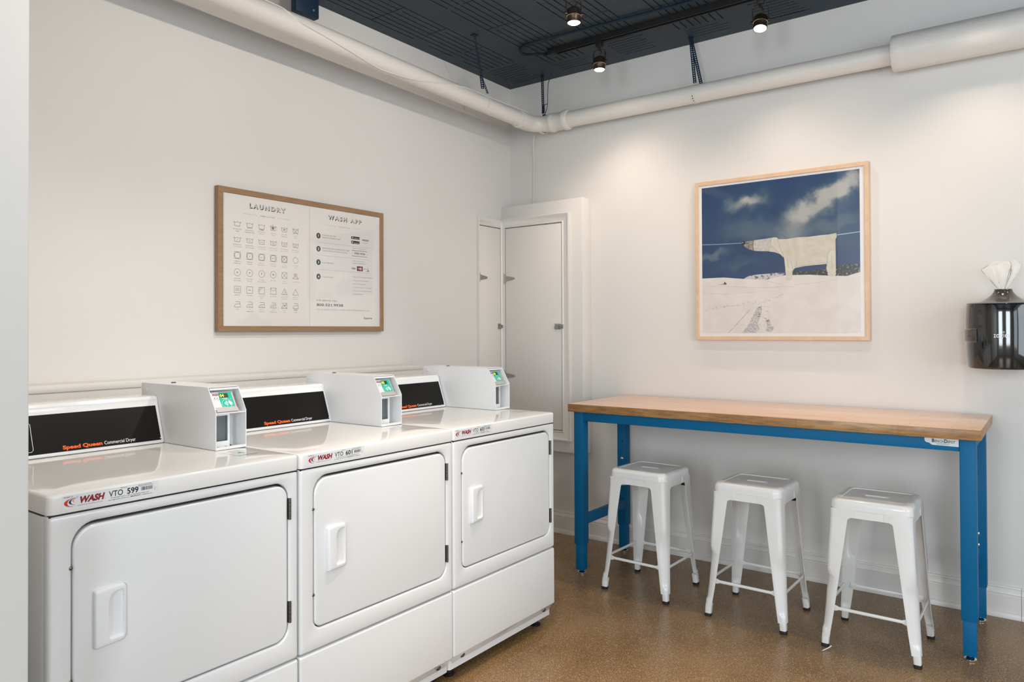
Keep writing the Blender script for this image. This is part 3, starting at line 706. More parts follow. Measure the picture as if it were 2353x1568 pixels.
# ================================================================== PICTURE
pc = thing('framed_picture', 'maple framed square photo of a white coat on a clothesline over snow', 'picture', (1.340, 0, 1.252))
frame_y(pc, .908, .896, .022, .040, MAPLE, 'y')
finish('backing_sheet', B(.015, .893, -.034, -.004, .015, .881), mat('white_mount', (.84, .83, .82), .5), pc)
def sky_mat():
    m = bpy.data.materials.new('printed_sky'); m.use_nodes = True; nt = m.node_tree; b = nt.nodes['Principled BSDF']; L = nt.links.new; N = nt.nodes.new
    tc = N('ShaderNodeTexCoord')
    wn = N('ShaderNodeTexNoise'); wn.inputs['Scale'].default_value = 7; wn.inputs['Detail'].default_value = 6; wn.inputs['Roughness'].default_value = .55; L(tc.outputs['Object'], wn.inputs['Vector'])
    sb = N('ShaderNodeVectorMath'); sb.operation = 'SUBTRACT'; sb.inputs[1].default_value = (.5, .5, .5); L(wn.outputs['Color'], sb.inputs[0])
    sc_ = N('ShaderNodeVectorMath'); sc_.operation = 'SCALE'; sc_.inputs['Scale'].default_value = .22; L(sb.outputs[0], sc_.inputs[0])
    ad = N('ShaderNodeVectorMath'); L(tc.outputs['Object'], ad.inputs[0]); L(sc_.outputs[0], ad.inputs[1])
    acc = None
    # cloud banks of the print: centre (cm across, cm up), half sizes (cm), tilt, weight
    for (u, v, a, h_, rot, wt) in ((24, 71, 10, 5, 5, .55), (31, 73, 8, 5, 0, .35), (66, 68, 21, 6, 24, .80), (76, 75, 12, 5, 15, .45), (50, 60, 9, 12, 0, .35), (30, 57, 30, 9, 0, .30), (7, 43, 11, 3.5, 5, .40), (22, 38, 16, 3, 8, .22), (72, 57, 16, 6, 10, .28), (60, 50, 30, 8, 0, .16)):
        mp = N('ShaderNodeMapping'); mp.vector_type = 'TEXTURE'; mp.inputs['Location'].default_value = (.0395+u*.01, -.034, .040+v*.01); mp.inputs['Rotation'].default_value = (0, R(-rot), 0); mp.inputs['Scale'].default_value = (a*.014, 1, h_*.014)
        L(ad.outputs[0], mp.inputs[0]); ln = N('ShaderNodeVectorMath'); ln.operation = 'LENGTH'; L(mp.outputs[0], ln.inputs[0])
        mr = N('ShaderNodeMapRange'); mr.interpolation_type = 'SMOOTHSTEP'; mr.inputs[1].default_value = 1; mr.inputs[2].default_value = .15; mr.inputs[3].default_value = 0; mr.inputs[4].default_value = wt; L(ln.outputs['Value'], mr.inputs[0])
        if acc is None: acc = mr.outputs[0]
        else: q = N('ShaderNodeMath'); L(acc, q.inputs[0]); L(mr.outputs[0], q.inputs[1]); acc = q.outputs[0]
    k = N('ShaderNodeMath'); k.operation = 'MULTIPLY_ADD'; k.inputs[1].default_value = .30; L(wn.outputs[0], k.inputs[0]); L(acc, k.inputs[2])
    r = N('ShaderNodeValToRGB'); e = r.color_ramp.elements
    e[0].position = .10; e[0].color = (.010, .045, .145, 1); e[1].position = 1.0; e[1].color = (.42, .43, .42, 1)
    x = r.color_ramp.elements.new(.34); x.color = (.028, .080, .165, 1); x = r.color_ramp.elements.new(.60); x.color = (.12, .17, .22, 1)
    L(k.outputs[0], r.inputs[0]); L(r.outputs[0], b.inputs['Base Color']); b.inputs['Roughness'].default_value = .3
    return m
SNOW = mat('printed_snow', (.74, .69, .65), .35, mix=(16, (.80, .755, .72), .35, .65))
TRACKI = mat('printed_track', (.42, .40, .43), .35, mix=(150, (.68, .64, .62), .42, .58))
COAT = mat('printed_coat', (.60, .56, .46), .4, mix=(30, (.70, .66, .56), .35, .7))
COATL = mat('printed_coat_light', (.70, .67, .58), .4, mix=(40, (.62, .58, .49), .4, .7)); SCARF = mat('printed_scarf', (.50, .47, .45), .4, mix=(80, (.62, .58, .55), .4, .6))
FUR = mat('printed_fur', (.10, .085, .08), .4, mix=(120, (.42, .38, .35), .35, .65)); HILL = mat('printed_hill', (.025, .032, .035), .4, mix=(90, (.34, .35, .36), .55, .7)); HILL2 = mat('printed_mountain', (.60, .59, .60), .4, mix=(60, (.08, .12, .18), .5, .6))
CREASE = mat('printed_crease', (.30, .24, .17), .4); HAIR = mat('printed_line', (.05, .06, .08), .4); ROPE = mat('printed_rope', (.35, .50, .62), .4)
P = Canvas(plane((.0395, -.0342, .040), (1, 0, 0), (0, 0, 1)))
P.rect(0, 0, 82.6, 82.2, sky_mat()); P.lay = 2
P.poly([(23.6, 29.6), (26.3, 31.0), (30.3, 31.6), (36.9, 31.8), (43.3, 32.1), (47.7, 32.2), (45.8, 30.0), (39.4, 28.7), (35.5, 28.5)], HILL2)
hl = [(43.3, 30.0), (49.6, 32.8), (54, 32.2), (58.2, 32.0), (62, 32.7), (66.7, 33.1), (71.4, 34.1), (74.5, 34.6), (77.7, 34.8), (82.6, 34.4), (82.6, 30.0), (76.6, 28.4), (67.2, 29.0), (58.2, 29.7), (49.6, 29.9)]
P.poly(hl, HILL); P.lay = 3
P.poly([(0, 30.9), (12.6, 30.9), (23.6, 29.6), (36.8, 28.7), (40.7, 29.7), (45.8, 30.6), (58.2, 30.2), (67.2, 29.3), (76.5, 28.7), (80.6, 29.9), (82.6, 30.4), (82.6, 0), (0, 0)], SNOW); P.lay = 4
P.poly([(33.4, 14.6), (33.6, 13.0), (32.8, 8.9), (31.1, 4.9), (32.1, 2.2), (30.1, 0), (22.6, 0), (26.0, 4.3), (28.4, 8.9), (31.2, 14.0)], TRACKI)
P.poly([(36.0, 7.5), (37.5, 7.1), (38.6, 3.8), (40.0, 2.9), (38.6, 0.4), (35.3, 0.9), (36.3, 4.2), (35.4, 6.2)], TRACKI)
P.line([(15.0, 0.2), (19, 4), (24.5, 10), (27, 12.6)], .5, TRACKI)
for i in range(150):
    t = rnd.random()
    if t < .5: u = rnd.uniform(1, 31); v = 13.2+(u/31)*3.3+rnd.gauss(0, .45)
    elif t < .75: k = rnd.random(); u = 31+k*18+rnd.gauss(0, .4); v = 15.5+k*6+rnd.gauss(0, .3)
    else: k = rnd.random(); u = 34+rnd.gauss(0, 1.6)+k*2; v = 3+k*12
    s = rnd.uniform(.08, .32); P.poly([(u-s*2, v), (u, v-s*.7), (u+s*1.6, v+s*.2), (u, v+s*.8)], TRACKI)
for (a, b_) in (([(0, 26.6), (15, 25.8), (30, 24.6), (50, 24.2)], .15), ([(0, 22.4), (14, 21.6), (30, 22.2)], .12), ([(36, 28), (42, 26.3), (45, 25.8)], .18), ([(40, 24.6), (60, 25.8), (74, 27.6)], .12)): P.line(a, b_, TRACKI)
P.poly([(9.0, 27.05), (12.4, 27.3), (13.0, 28.6), (13.6, 27.9), (14.3, 27.5), (13.8, 26.9), (12.4, 27.0)], HAIR)
P.line([(0, 50.0), (10, 49.6), (24, 49.3)], .42, ROPE); P.line([(71, 49.8), (82.6, 50.6)], .45, ROPE); P.line([(0, 49.85), (24, 49.15)], .12, HAIR); P.line([(71, 49.5), (82.6, 50.3)], .15, HAIR)
P.line([(71, 44.8), (82.6, 43.8)], .12, HAIR); P.line([(71, 41.6), (82.6, 40.6)], .18, HAIR); P.lay = 5
body = [(38.4, 50.9), (40.2, 51.2), (41.8, 50.9), (42.5, 50.0), (47, 49.7), (52.2, 50.2), (58, 50.0), (64.4, 50.4), (68, 50.4), (71.5, 50.9), (71.7, 48.8), (71.1, 47.6), (71.2, 38), (71.1, 30.1), (67.1, 30.9), (66.5, 33), (66.9, 35.3), (60.7, 35.1), (55.8, 34.8), (50.9, 34.0), (49.9, 33.0), (49.7, 32.5), (49.5, 29.6), (46.3, 30.0), (45.9, 35.3), (45.4, 39.8), (43.4, 41.9), (40.8, 43.1), (37.6, 43.7)]
P.poly(body, COAT); P.lay = 5.5; P.disc(47.9, 29.1, 1.7, COATL, 16, 1.35); P.disc(69.2, 30.3, 2.1, COATL, 16, 1.7); P.lay = 6
P.poly([(38.8, 50.8), (42.2, 50.7), (43.2, 46.0), (45.3, 40.2), (41.0, 44.5), (38.3, 47.5)], COATL)
P.poly([(45.6, 40.1), (47.8, 40.4), (50.9, 38.2), (52.0, 36.7), (50.9, 34.2), (49.7, 32.5), (49.5, 30.2), (46.3, 30.4)], COATL)
P.poly([(66.9, 35.3), (67.0, 38.5), (67.3, 40.3), (68.2, 41.8), (69.5, 42.2), (71.1, 41.6), (71.1, 31.4), (67.1, 31.4)], COATL)
P.poly([(29.4, 50.4), (34, 50.6), (38.9, 51.0), (38.6, 48.8), (37.5, 43.9), (33, 44.2), (29.4, 44.7), (28.8, 46.9)], SCARF)
P.poly([(23.6, 48.9), (24.6, 49.9), (26.4, 50.2), (29.6, 50.2), (29.0, 47.5), (29.4, 44.8), (26.4, 45.7), (24.4, 47.3)], FUR); P.lay = 7
P.line([(38.3, 47.6), (40.8, 44.6), (42.6, 42.6)], .16, CREASE); P.line([(42.0, 50.4), (43.0, 46.2), (45.4, 40.2)], .14, CREASE); P.line([(47.0, 39.6), (47.6, 34.6)], .16, CREASE); P.line([(48.9, 37.6), (50.0, 33.4)], .16, CREASE)
P.line([(51.6, 37.6), (52.0, 36.5), (50.9, 34.4)], .16, CREASE); P.line([(66.9, 35.5), (67.3, 40.2), (68.4, 41.9)], .14, CREASE); P.line([(69.3, 40), (69.4, 33)], .1, CREASE); P.line([(71.1, 48), (71.2, 32)], .12, CREASE); P.line([(51, 34.3), (58, 35.6), (66.8, 36.2)], .1, CREASE)
P.disc(23.7, 49.3, 1.05, BLACK); P.lay = 8; P.disc(23.4, 49.6, .25, WHITEI)
P.done('photo_print', pc)
finish('glazing', B(.020, .888, -.0368, -.0358, .020, .876), GLASS, pc)

# ================================================================== DRYERS
XM = .83
def wash_label(cv, num):
    c = cv
    c.rect(0, 0, 22.4, 3.3, LBL); c.lay = 2
    c.text('PROPERTY OF', .4, 2.78, 2.0, .24, INK, 1, .02)
    def cres(u0, v0, h_, w_, t, mm):   # crescent opening to the right
        n = 14; out = []; inn = []
        for i in range(n+1):
            a = R(92+i*(166)/n); out.append((u0+w_+w_*math.cos(a), v0+h_/2+h_/2*math.sin(a)))
            inn.append((u0+w_*1.05+(w_-t*math.sin(PI*i/n))*math.cos(a), v0+h_/2+h_/2*.93*math.sin(a)))
        for i in range(n): c.face([out[i], out[i+1], inn[i+1], inn[i]], mm)
    cres(.45, .55, 2.05, 2.45, .62, CREDR); cres(1.45, .95, 1.55, 1.75, .42, NAVYI); cres(2.25, 1.45, .95, 1.0, .25, CREDO); c.disc(3.32, 2.62, .17, ROPE)
    c.text('WASH', 3.55, 1.22, 5.6, 1.32, RED, 3, .055, .25); c.text('TM', 9.3, 1.2, .3, .12, RED, 1)
    c.text('multifamily laundry systems', 3.3, .58, 5.7, .30, INK, 1, 0, .1, space=1.15)
    c.text('VTO', 10.4, 1.36, 3.3, 1.28, INK, 3, .012); c.text(num, 14.7, 1.36, 2.75, 1.28, INK, 3, .025)
    c.text('Machine ID', 13.2, 2.92, 1.5, .2, INK, 1, .02)
    c.text('For immediate service or repair on this machine, please report', 10.9, .92, 9.2, .24, INK, 1, .02); c.text('the 6 digit machine ID above to', 10.3, .45, 5.0, .24, INK, 1, .02); c.text('800.272.4111', 15.5, .45, 2.5, .26, INK, 1, .05); c.text('or fixlaundry.com', 18.2, .45, 2.6, .24, INK, 1, .02)
    c.text('This card is issued by WASH', 17.5, 2.92, 3.2, .2, INK, 1, .02); c.text('Multifamily Laundry Systems, LLC', 17.4, 2.62, 3.7, .2, INK, 1, .02)
    u = 18.1; q = random.Random(int(num))
    while u < 20.9: wd = q.choice((.07, .07, .12, .17)); c.rect(u, 1.55, u+wd, 2.4, INK); u += wd+q.choice((.05, .08, .12))
    for k in range(3): c.rect(21.5, 1.15+k*.28, 21.62, 1.3+k*.28, INK)

def enamel_panel(outer, hole, hr, xb, xf, ro=.014):
    bm = bmesh.new(); y0, y1, z0, z1 = outer; L_ = []; n = 8
    L_.append(yz(rr(y0, y1, z0, z1, ro*.5, n), xb)); L_.append(yz(rr(y0, y1, z0, z1, ro*.5, n), xf-ro))
    for k in range(1, 6):
        a = k/5*PI/2; i = ro*(1-math.cos(a)); L_.append(yz(rr(y0+i*.6, y1-i*.6, z0+i*.6, z1-i*.6, ro*.5, n), xf-ro+ro*math.sin(a)))
    if hole:
        a0, a1, b0, b1 = hole; g = .007
        L_.append(yz(rr(a0-g, a1+g, b0-g, b1+g, [q+g for q in hr], n), xf))
        L_.append(yz(rr(a0-g*.4, a1+g*.4, b0-g*.4, b1+g*.4, [q+g*.4 for q in hr], n), xf-.0015))
        L_.append(yz(rr(a0, a1, b0, b1, hr, n), xf-.004)); L_.append(yz(rr(a0, a1, b0, b1, hr, n), xf-.020))
    loft(bm, L_)
    if hole: bm.faces.ensure_lookup_table(); bm.faces[-1].material_index = 1  # recess floor coloured black for the shade inside the door gap
    return bm

def build_dryer(loc, num, label, lab_off, box_off, digits):
    """local x: depth, front face at +.36; local y -.342..+.342; z from the floor"""
    t = thing('dryer', label, 'dryer', loc, 0, 'coin laundry dryers in a row')
    W2 = .3405
    bm = bmesh.new(); loft(bm, [xy(rr(-.36, .336, -W2, W2, .012, 4), z) for z in (.045, .895)]); finish('cabinet', bm, ENAMEL, t)
    hole = (-.291, .306, .412, .872); hr = [.045, .055, .030, .045]
    finish('front_panel', enamel_panel((-W2, W2, .3485, .8988), hole, hr, .3365, .360), [ENAMEL, BLACK], t)
    # door with a narrow dark gap, wider on top
    g = .0035; n = 8; a0, a1, b0, b1 = hole; a0 += g; a1 -= g; b0 += g; b1 -= .0085; r2 = [.038, .050, .027, .041]
    bm = bmesh.new(); L_ = [yz(rr(a0, a1, b0, b1, r2, n), .3415)]
    for k in range(6):
        a = k/5*PI/2; i = .006*(1-math.cos(a)); L_.append(yz(rr(a0+i, a1-i, b0+i, b1-i, [q-i for q in r2], n), .3535+.006*math.sin(a)))
    loft(bm, L_); door = finish('door', bm, ENAMEL, t)
    bm = bmesh.new()
    # handle: tall pull with a scooped right side
    hy0, hy1, hz0, hz1 = -.2435, -.1665, .574, .710
    def hl_(i, x, bulge=.004):
        pts = rr(hy0+i, hy1-i, hz0+i, hz1-i, [.010-i*.3, .005, .005, .012-i*.3], 5); zc = (hz0+hz1)/2; out = []
        for a, b in pts:
            k = 1-((b-zc)/((hz1-hz0)/2))**2; s = 1 if a > (hy0+hy1)/2 else -1
            out.append((a+s*bulge*max(0, k), b))
        res = []
        for a, b in out:
            tt = (a-hy0)/(hy1-hy0); res.append(Vector((x-(.010*tt if x > .362 else 0), a, b)))
        return res
    sc0 = rr(-.2125, -.1735, .586, .698, [.006, .022, .008, .006], 5)
    bm2 = bmesh.new()
    loft(bm2, [hl_(0, .3595), hl_(0, .368), hl_(.0012, .3715), hl_(.003, .3735), hl_(.006, .3745)]+[[Vector((x-(.010*((a-hy0)/(hy1-hy0)) if x > .362 else 0), a, b)) for a, b in rr(-.2125+i, -.1735-i, .586+i, .698-i, [.006, .022-i, .008, .006], 5)] for x, i in ((.3743, 0), (.3725, .0012))]
         +[yz(rr(-.2105, -.1750, .588, .696, [.006, .020, .008, .006], 5), .3605), yz(rr(-.206, -.180, .592, .692, [.006, .018, .008, .006], 5), .3598)])
    bm.free(); finish('handle', bm2, PLASTIC, door)
    for z in (.792, .493):
        bm = bmesh.new(); y = .3095
        for k in range(5): lathe(bm, [(.0042, z-.031+k*.0125), (.0042, z-.031+k*.0125+.0115)], (.3605, y, 0), 10)
        box(bm, .353, .3598, y-.004, y+.006, z-.031, z+.031); finish('hinge', bm, DKSTEEL, t)
    for z in (.773, .516):
        bm = bmesh.new(); lathe(bm, [(.004, .345), (.004, .3605), (.002, .3615)], (0, -.2925, z), 10, 'x'); finish('door_catch', bm, DKSTEEL, t)
    # lower access panel with a bevelled toe and its screws
    bm = enamel_panel((-W2, W2, .098, .3445), None, None, .3365, .360, .010); finish('lower_panel', bm, ENAMEL, t)
    bm = bmesh.new(); pr = [(.3595, .102), (.337, .068), (.322, .068), (.322, .100), (.336, .106)]
    loft(bm, [[Vector((x-(.012 if e else 0), y, z+(.012 if e and z < .09 else 0))) for x, z in pr] for y, e in ((-W2, 1), (-W2+.018, 0), (W2-.018, 0), (W2, 1))]); toe = finish('toe_flange', bm, ENAMEL, t)
    for y in (-.275, .275):
        bm = bmesh.new(); M = Matrix.Translation((.3475, y, .083))@Matrix.Rotation(R(90+34), 4, 'Y')
        lathe(bm, [(.0075, -.002), (.0075, .0025), (.0055, .004)], n=6); lathe(bm, [(.0105, -.0015), (.0105, .001)], n=14); bmesh.ops.transform(bm, matrix=M, verts=bm.verts); finish('screw', bm, DKSTEEL, toe)
    for x in (-.30, .29):
        for y in (-.29, .29):
            bm = bmesh.new(); lathe(bm, [(.020, 0), (.022, .008), (.012, .012), (.012, .046)], (x, y, 0), 14); finish('foot', bm, RUBBER, t)
    # worktop with rounded lip, slightly crowned
    bm = bmesh.new(); L_ = [xy(rr(-.36, .361, -.3415, .3415, [.014, .01, .01, .014], 8), .9005), xy(rr(-.36, .362, -.342, .342, [.016, .01, .01, .016], 8), .903)]
    for k in range(0, 7):
        a = k/6*PI/2; i = .007*(1-math.cos(a)); L_.append(xy(rr(-.36+i, .362-i, -.342+i, .342-i, [.014, .010, .010, .014], 8), .938+.007*math.sin(a)))
    for i, z in ((.012, .9454), (.020, .9462), (.045, .948), (.14, .9485)): L_.append(xy(rr(-.36+i, .362-i, -.342+i, .342-i, .02, 8), z))
    loft(bm, L_); wt = finish('worktop', bm, ENAMEL_TOP, t, 50)
    cv = Canvas(plane((.3622, -.342+lab_off, .9065), (0, 1, 0), (0, 0, 1)), .01, .00008); wash_label(cv, num); cv.done('machine_label', wt)
    cv = Canvas(plane((.150, .222+box_off, .9487), (0, 1, 0), (-1, 0, 0)), .01, .00008)
    cv.lay = 2
    cv.lay = 1; cv.rect(-1.2, -10.4, 6.0, -.55, ENAMEL_TOP); cv.lay = 2
    for k in range(11): cv.rect(1.35+k*.37, -1.35, 1.35+k*.37+.24, -.8, RED)
    cv.text(digits[1], 1.5, -7.2, 2.0, 3.1, TEAL, 3, .02); cv.rect(-.9, -10.0, 5.4, -9.7, INK)
    cv.done('number_sticker', wt)
    finish('lip_seam_shade', B(-.35, .357, -.337, .337, .894, .9015), BLACK, t)  # black slab standing in for the shade in the seam below the lip
    # control console
    y0, y1 = -.328, .2195
    prof = [(-.180, .9495), (-.1735, .9505), (-.172, .956), (-.2135, 1.073), (-.2165, 1.080), (-.2155, 1.090), (-.221, 1.0985), (-.230, 1.101), (-.300, 1.101), (-.310, 1.095), (-.312, .9495)]
    bm = bmesh.new(); cx, cz = -.245, 1.02
    def cl(y, s): return [Vector((cx+(x-cx)*s, y, cz+(z-cz)*(s if z > 1 else 1))) for x, z in prof]
    loft(bm, [cl(y0, .93), cl(y0+.003, .975), cl(y0+.008, 1), cl(y1-.008, 1), cl(y1-.003, .975), cl(y1, .93)]); con = finish('console', bm, ENAMEL, t)
    finish('base_seam_shade', B(-.31, -.1755, y0+.003, y1-.003, .9475, .9500), BLACK, con)  # black strip painting the shade line under the console
    # black fascia on the slanted face
    A, Bq = Vector((-.1728, 0, .9583)), Vector((-.2130, 0, 1.0715)); Vd = (Bq-A).normalized(); Nn = Vector((Vd.z, 0, -Vd.x)); hgt = (Bq-A).length
    def fp(u, v, l): return A+Vector((0, u, 0))+Vd*v+Nn*l
    bm = bmesh.new(); pts = rr(y0+.018, y1-.012, .002, hgt-.003, .002, 3); loft(bm, [[fp(a, b, l) for a, b in pts] for l in (-.001, .0012)]); fas = finish('fascia', bm, BLACKP, con)
    cv = Canvas(lambda u, v, l: fp(u, v, .0012+l), .01, .0001); yr = 34.2
    cv.text('Speed Queen', yr-43.2, .85, 11.3, 1.05, ORANGE, 3, .038); cv.done('brand_lettering', fas)
    cv = Canvas(lambda u, v, l: fp(u, v, .0012+l), .01, .0001); cv.text('Commercial Dryer', yr-31.3, .85, 9.6, 1.05, WHITEI, 3, 0)
    cv.done('model_lettering', fas)
    cv = Canvas(lambda u, v, l: fp(u, v, .0012+l), .01, .0001); cv.rect(yr-13.9+.1, .7, yr-13.9+1.2, .95, WHITEI); cv.done('part_mark', fas)
    cv = Canvas(lambda u, v, l: fp(u, v, .0012+l), .01, .0001)
    cv.line([(y0*100+3, 1.1), (yr-51.5, 1.1), (yr-51.0, 1.6), (yr-51.0, 9.2), (yr-51.5, 9.6), (y0*100+3, 9.6)], .12, WHITEI, True)
    cv.done('printed_outline', fas)
    # payment box: slanted hood, card reader above, coin door below
    b0, b1 = .2205+box_off, .3265+box_off
    bx = bpy.data.objects.new('payment_box', None); C.objects.link(bx); bx.parent = t
    side = [(.120, .9495), (.120, 1.064), (.078, 1.136), (.070, 1.1385), (-.322, 1.1385), (-.325, 1.135), (-.325, .9495)]
    bm = bmesh.new(); th = .0022
    for (p, q) in ((b0, b0+th), (b1-th, b1)): loft(bm, [[Vector((x, y, z)) for x, z in side] for y in (p, q)])
    box(bm, -.325, .075, b0+th, b1-th, 1.1363, 1.1385); box(bm, -.325, -.323, b0+th, b1-th, .9495, 1.1363); box(bm, .016, .121, b0+th, b1-th, .9495, .952)
    box(bm, .05, .121, b0+th, b1-th, 1.058, 1.0605, .0008)                      # shelf
    box(bm, .064, .078, b0+.006, b1-th, 1.128, 1.1345, .001)                    # hood lip
    box(bm, .112, .120, b0+th, b1-th, .952, .9575)
    hs = finish('hood', bm, METER, bx)
    finish('base_seam_shade', B(-.323, .1185, b0+.0012, b1-.0012, .9475, .9496), BLACK, bx)  # black strip added as the shade line beneath the payment box
    bm = bmesh.new()
    wy0, wy1, wz0, wz1 = b0+.008, b0+.054, .973, 1.051                           # inner plate round the coin door
    xp = .100
    for (p, q, c_, d_) in ((b0+th, wy0, .952, 1.058), (wy1, b0+.058, .952, 1.058), (wy0, wy1, .952, wz0), (wy0, wy1, wz1, 1.058)): box(bm, xp-.002, xp, p, q, c_, d_)
    box(bm, .05, xp, b0+.058, b0+.060, .952, 1.058); box(bm, .048, .05, b0+.060, b1-th, .952, 1.058); box(bm, .02, .05, b0+th, b1-th, 1.0605, 1.136)
    finish('inner_plate', bm, METER, bx)
    bm = bmesh.new(); box(bm, .084, .090, wy0-.002, wy1+.002, wz0-.002, wz1+.002); finish('coin_door', bm, GREYDOOR, bx)
    for k in range(3):
        bm = bmesh.new(); lathe(bm, [(.005, .952), (.005, .9555), (.003, .9575)], (.108-.018*(k == 2), b0+.016+k*.026, 0), 12); finish('bolt', bm, BLACK, bx)
    # reader body lying along the slant, turned to the left front
    sl = (Vector((.120, 0, 1.064))-Vector((.078, 0, 1.136))).length
    D = (Vector((.078, 0, 1.136))-Vector((.120, 0, 1.064))).normalized(); Nr = Vector((D.z, 0, -D.x)); O = Vector((.113, b0+.005, 1.0625))
    def rp(u, v, l): return O+Vector((0, u, 0))+D*v+Nr*(l-.006)
    rw, rh = .083, .0755
    bm = bmesh.new(); pts = rr(0, rw, 0, rh, .006, 4); pi_ = rr(.002, rw-.002, .002, rh-.002, .005, 4)
    loft(bm, [[rp(a, b, -.018) for a, b in pts], [rp(a, b, -.002) for a, b in pts], [rp(a, b, 0) for a, b in pi_]]); rd = finish('card_reader', bm, SILVERP, bx)
    cv = Canvas(lambda u, v, l: rp(u, v, l), .01, .0001)
    cv.rect(.55, 1.15, 3.5, 7.0, LBL); cv.lay = 2
    cv.poly([(3.25, 7.0)]+[(3.25-.28*math.sin(PI*i/8), 7.0-5.0*i/8) for i in range(9)]+[(3.5, 2.0), (7.6, 2.0), (7.6, 7.0)][0:3], TEAL)
    cv.lay = 3
    cv.rect(3.35, 5.2, 6.3, 6.6, INK); cv.text('WASH', .85, 5.95, 2.2, .75, RED, 2, .05, .2)
    for u in (1.5, 2.35): cv.disc(u, 5.15, .17, INK)
    cv.rect(.9, 4.55, 1.8, 4.65, INKG); cv.rect(2.1, 4.55, 2.9, 4.65, INKG)
    cv.disc(6.9, 4.6, .13, WHITEI, 8); cv.rect(4.0, 4.75, 5.8, 4.9, WHITEI); cv.rect(.85, 1.75, 1.4, 1.9, TEAL)
    cv.arc(5.2, 3.1, 1.75, 1.35, .07, WHITEI)
    for i, r0 in enumerate((.35, .7, 1.05, 1.4)): cv.arc(4.0, 3.15, r0, r0, .16, WHITEI, -40, 40, 8)
    cv.poly([(5.9, 4.1), (6.3, 3.9), (6.9, 3.3), (7.2, 2.8), (6.9, 2.9), (6.5, 3.3), (6.7, 2.6), (6.3, 2.4), (6.0, 2.9), (5.7, 3.5)], WHITEI)
    cv.lay = 4; cv.text(digits, 3.5, 5.42, 1.35, .98, AMBER, 2, .012); cv.text('88', 4.95, 5.42, 1.2, .95, mat('led_off', (.07, .06, .05), .4), 2, .02)
    cv.done('reader_label', rd)
    bm = bmesh.new(); pts = [(.006, .002), (rw-.003, .002), (rw-.003, .012), (rw-.012, .017), (.014, .017), (.006, .011)]
    loft(bm, [[rp(a, b, l) for a, b in pts] for l in (-.001, .006)]); finish('reader_tray', bm, SILVERP, rd)
    bm = bmesh.new(); lathe(bm, [(.008, 1.1385), (.008, 1.1405), (.006, 1.142)], (-.21, b0+.05, 0), 14); finish('lock', bm, DKSTEEL, bx)
    bm = bmesh.new(); box(bm, -.31, -.285, b0-.0012, b0, 1.113, 1.121, .0005); finish('side_slot', bm, METER, bx)
    return t
DY = [-2.990, -2.310, -1.6255]
d_ = build_dryer((XM, DY[0], 0), '599', 'white dryer nearest the camera, labelled VTO 599, payment reader showing 04', .029, 0, '04'); d_.scale = (1, .98, 1)
build_dryer((XM, DY[1], 0), '601', 'middle white dryer of the row, labelled VTO 601, payment reader showing 05', .026, -.008, '05')
build_dryer((XM, DY[2], 0), '603', 'white dryer at the far end towards the corner, labelled VTO 603, reader showing 06', .010, .006, '06')

# ================================================================== BENCH
bx0, bx1, by0, by1, bz = .868, 2.752, -.660, -.012, .914
be = thing('workbench', 'blue steel workbench with thick butcher block top against the picture wall', 'table', ((bx0+bx1)/2, -.336, 0))
def bl(bm): local(bm, be); return bm
bm = bmesh.new(); box(bm, bx0, bx1, by0, by1, bz-.042, bz, .0025, 2)
bmesh.ops.recalc_face_normals(bm, faces=bm.faces)
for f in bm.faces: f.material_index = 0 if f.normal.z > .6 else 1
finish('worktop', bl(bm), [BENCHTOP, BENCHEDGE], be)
LX = [(.892, .948), (2.677, 2.733)]; LY = [(-.636, -.580), (-.150, -.094)]
for (a, b) in LX:
    for (c_, d_) in LY:
        leg = finish('leg', bl(B(a, b, c_, d_, .158, bz-.0425, .0025)), BLUE, be)
        finish('lower_leg', bl(B(a+.005, b-.005, c_+.005, d_-.005, .020, .165, .002)), BLUE, leg)
        bm = bmesh.new(); lathe(bm, [(.020, 0), (.0225, .003), (.0225, .006), (.016, .011), (.007, .014), (.007, .022)], ((a+b)/2, (c_+d_)/2, 0), 24); finish('levelling_foot', bl(bm), CHROME, leg)
finish('front_rail', bl(B(LX[0][1], LX[1][0], -.632, -.596, .822, bz-.0425, .002)), BLUE, be)
finish('back_rail', bl(B(LX[0][1], LX[1][0], -.146, -.110, .822, bz-.0425, .002)), BLUE, be)
for i, (a, b) in enumerate(LX):
    xm_ = (a+b)/2
    finish('end_rail', bl(B(xm_-.018, xm_+.018, -.580, -.150, .822, bz-.0425, .002)), BLUE, be)
    bm = B(b-.024, b+.002, -.580, -.150, .265, .317, .002) if i == 0 else B(a-.002, a+.020, -.580, -.150, .265, .317, .002)
    finish('cross_rail', bl(bm), BLUE, be)
    bm = B(b-.002, b+.003, -.150, -.120, .258, .330, .001) if i == 0 else B(a+.010, a+.030, -.153, -.149, .255, .330, .001); finish('bracket_plate', bl(bm), BLUE, be)
    for z in ((.395, .345) if i else (.405,)):
        bm = bmesh.new(); lathe(bm, [(.0085, -.150), (.0085, -.154), (.005, -.1565)], (a+.022, 0, z), 14, 'y'); finish('bolt', bl(bm), CHROME, be)
bm = bmesh.new(); lathe(bm, [(.0045, -.1505), (.0045, -.1495)], (.925, 0, .656), 12, 'y'); finish('bolt_hole', bl(bm), BLACK, be)
bm = bmesh.new(); lathe(bm, [(.0085, -.150), (.0085, -.154), (.005, -.1565)], (.925, 0, .553), 14, 'y'); finish('bolt', bl(bm), CHROME, be)
cv = Canvas(plane(Vector((2.556, -.6322, .8395))-Vector(be.location), (1, 0, 0), (0, 0, 1)), .01, .00012)
cv.poly([(0, 3.15), (0, 2.3), (.12, 1.6), (.5, 1.15), (.9, 1.0), (1.5, .95), (1.9, .75), (2.3, .35), (2.9, .15), (11.9, 0), (11.9, 3.15)], BADGE); cv.lay = 2
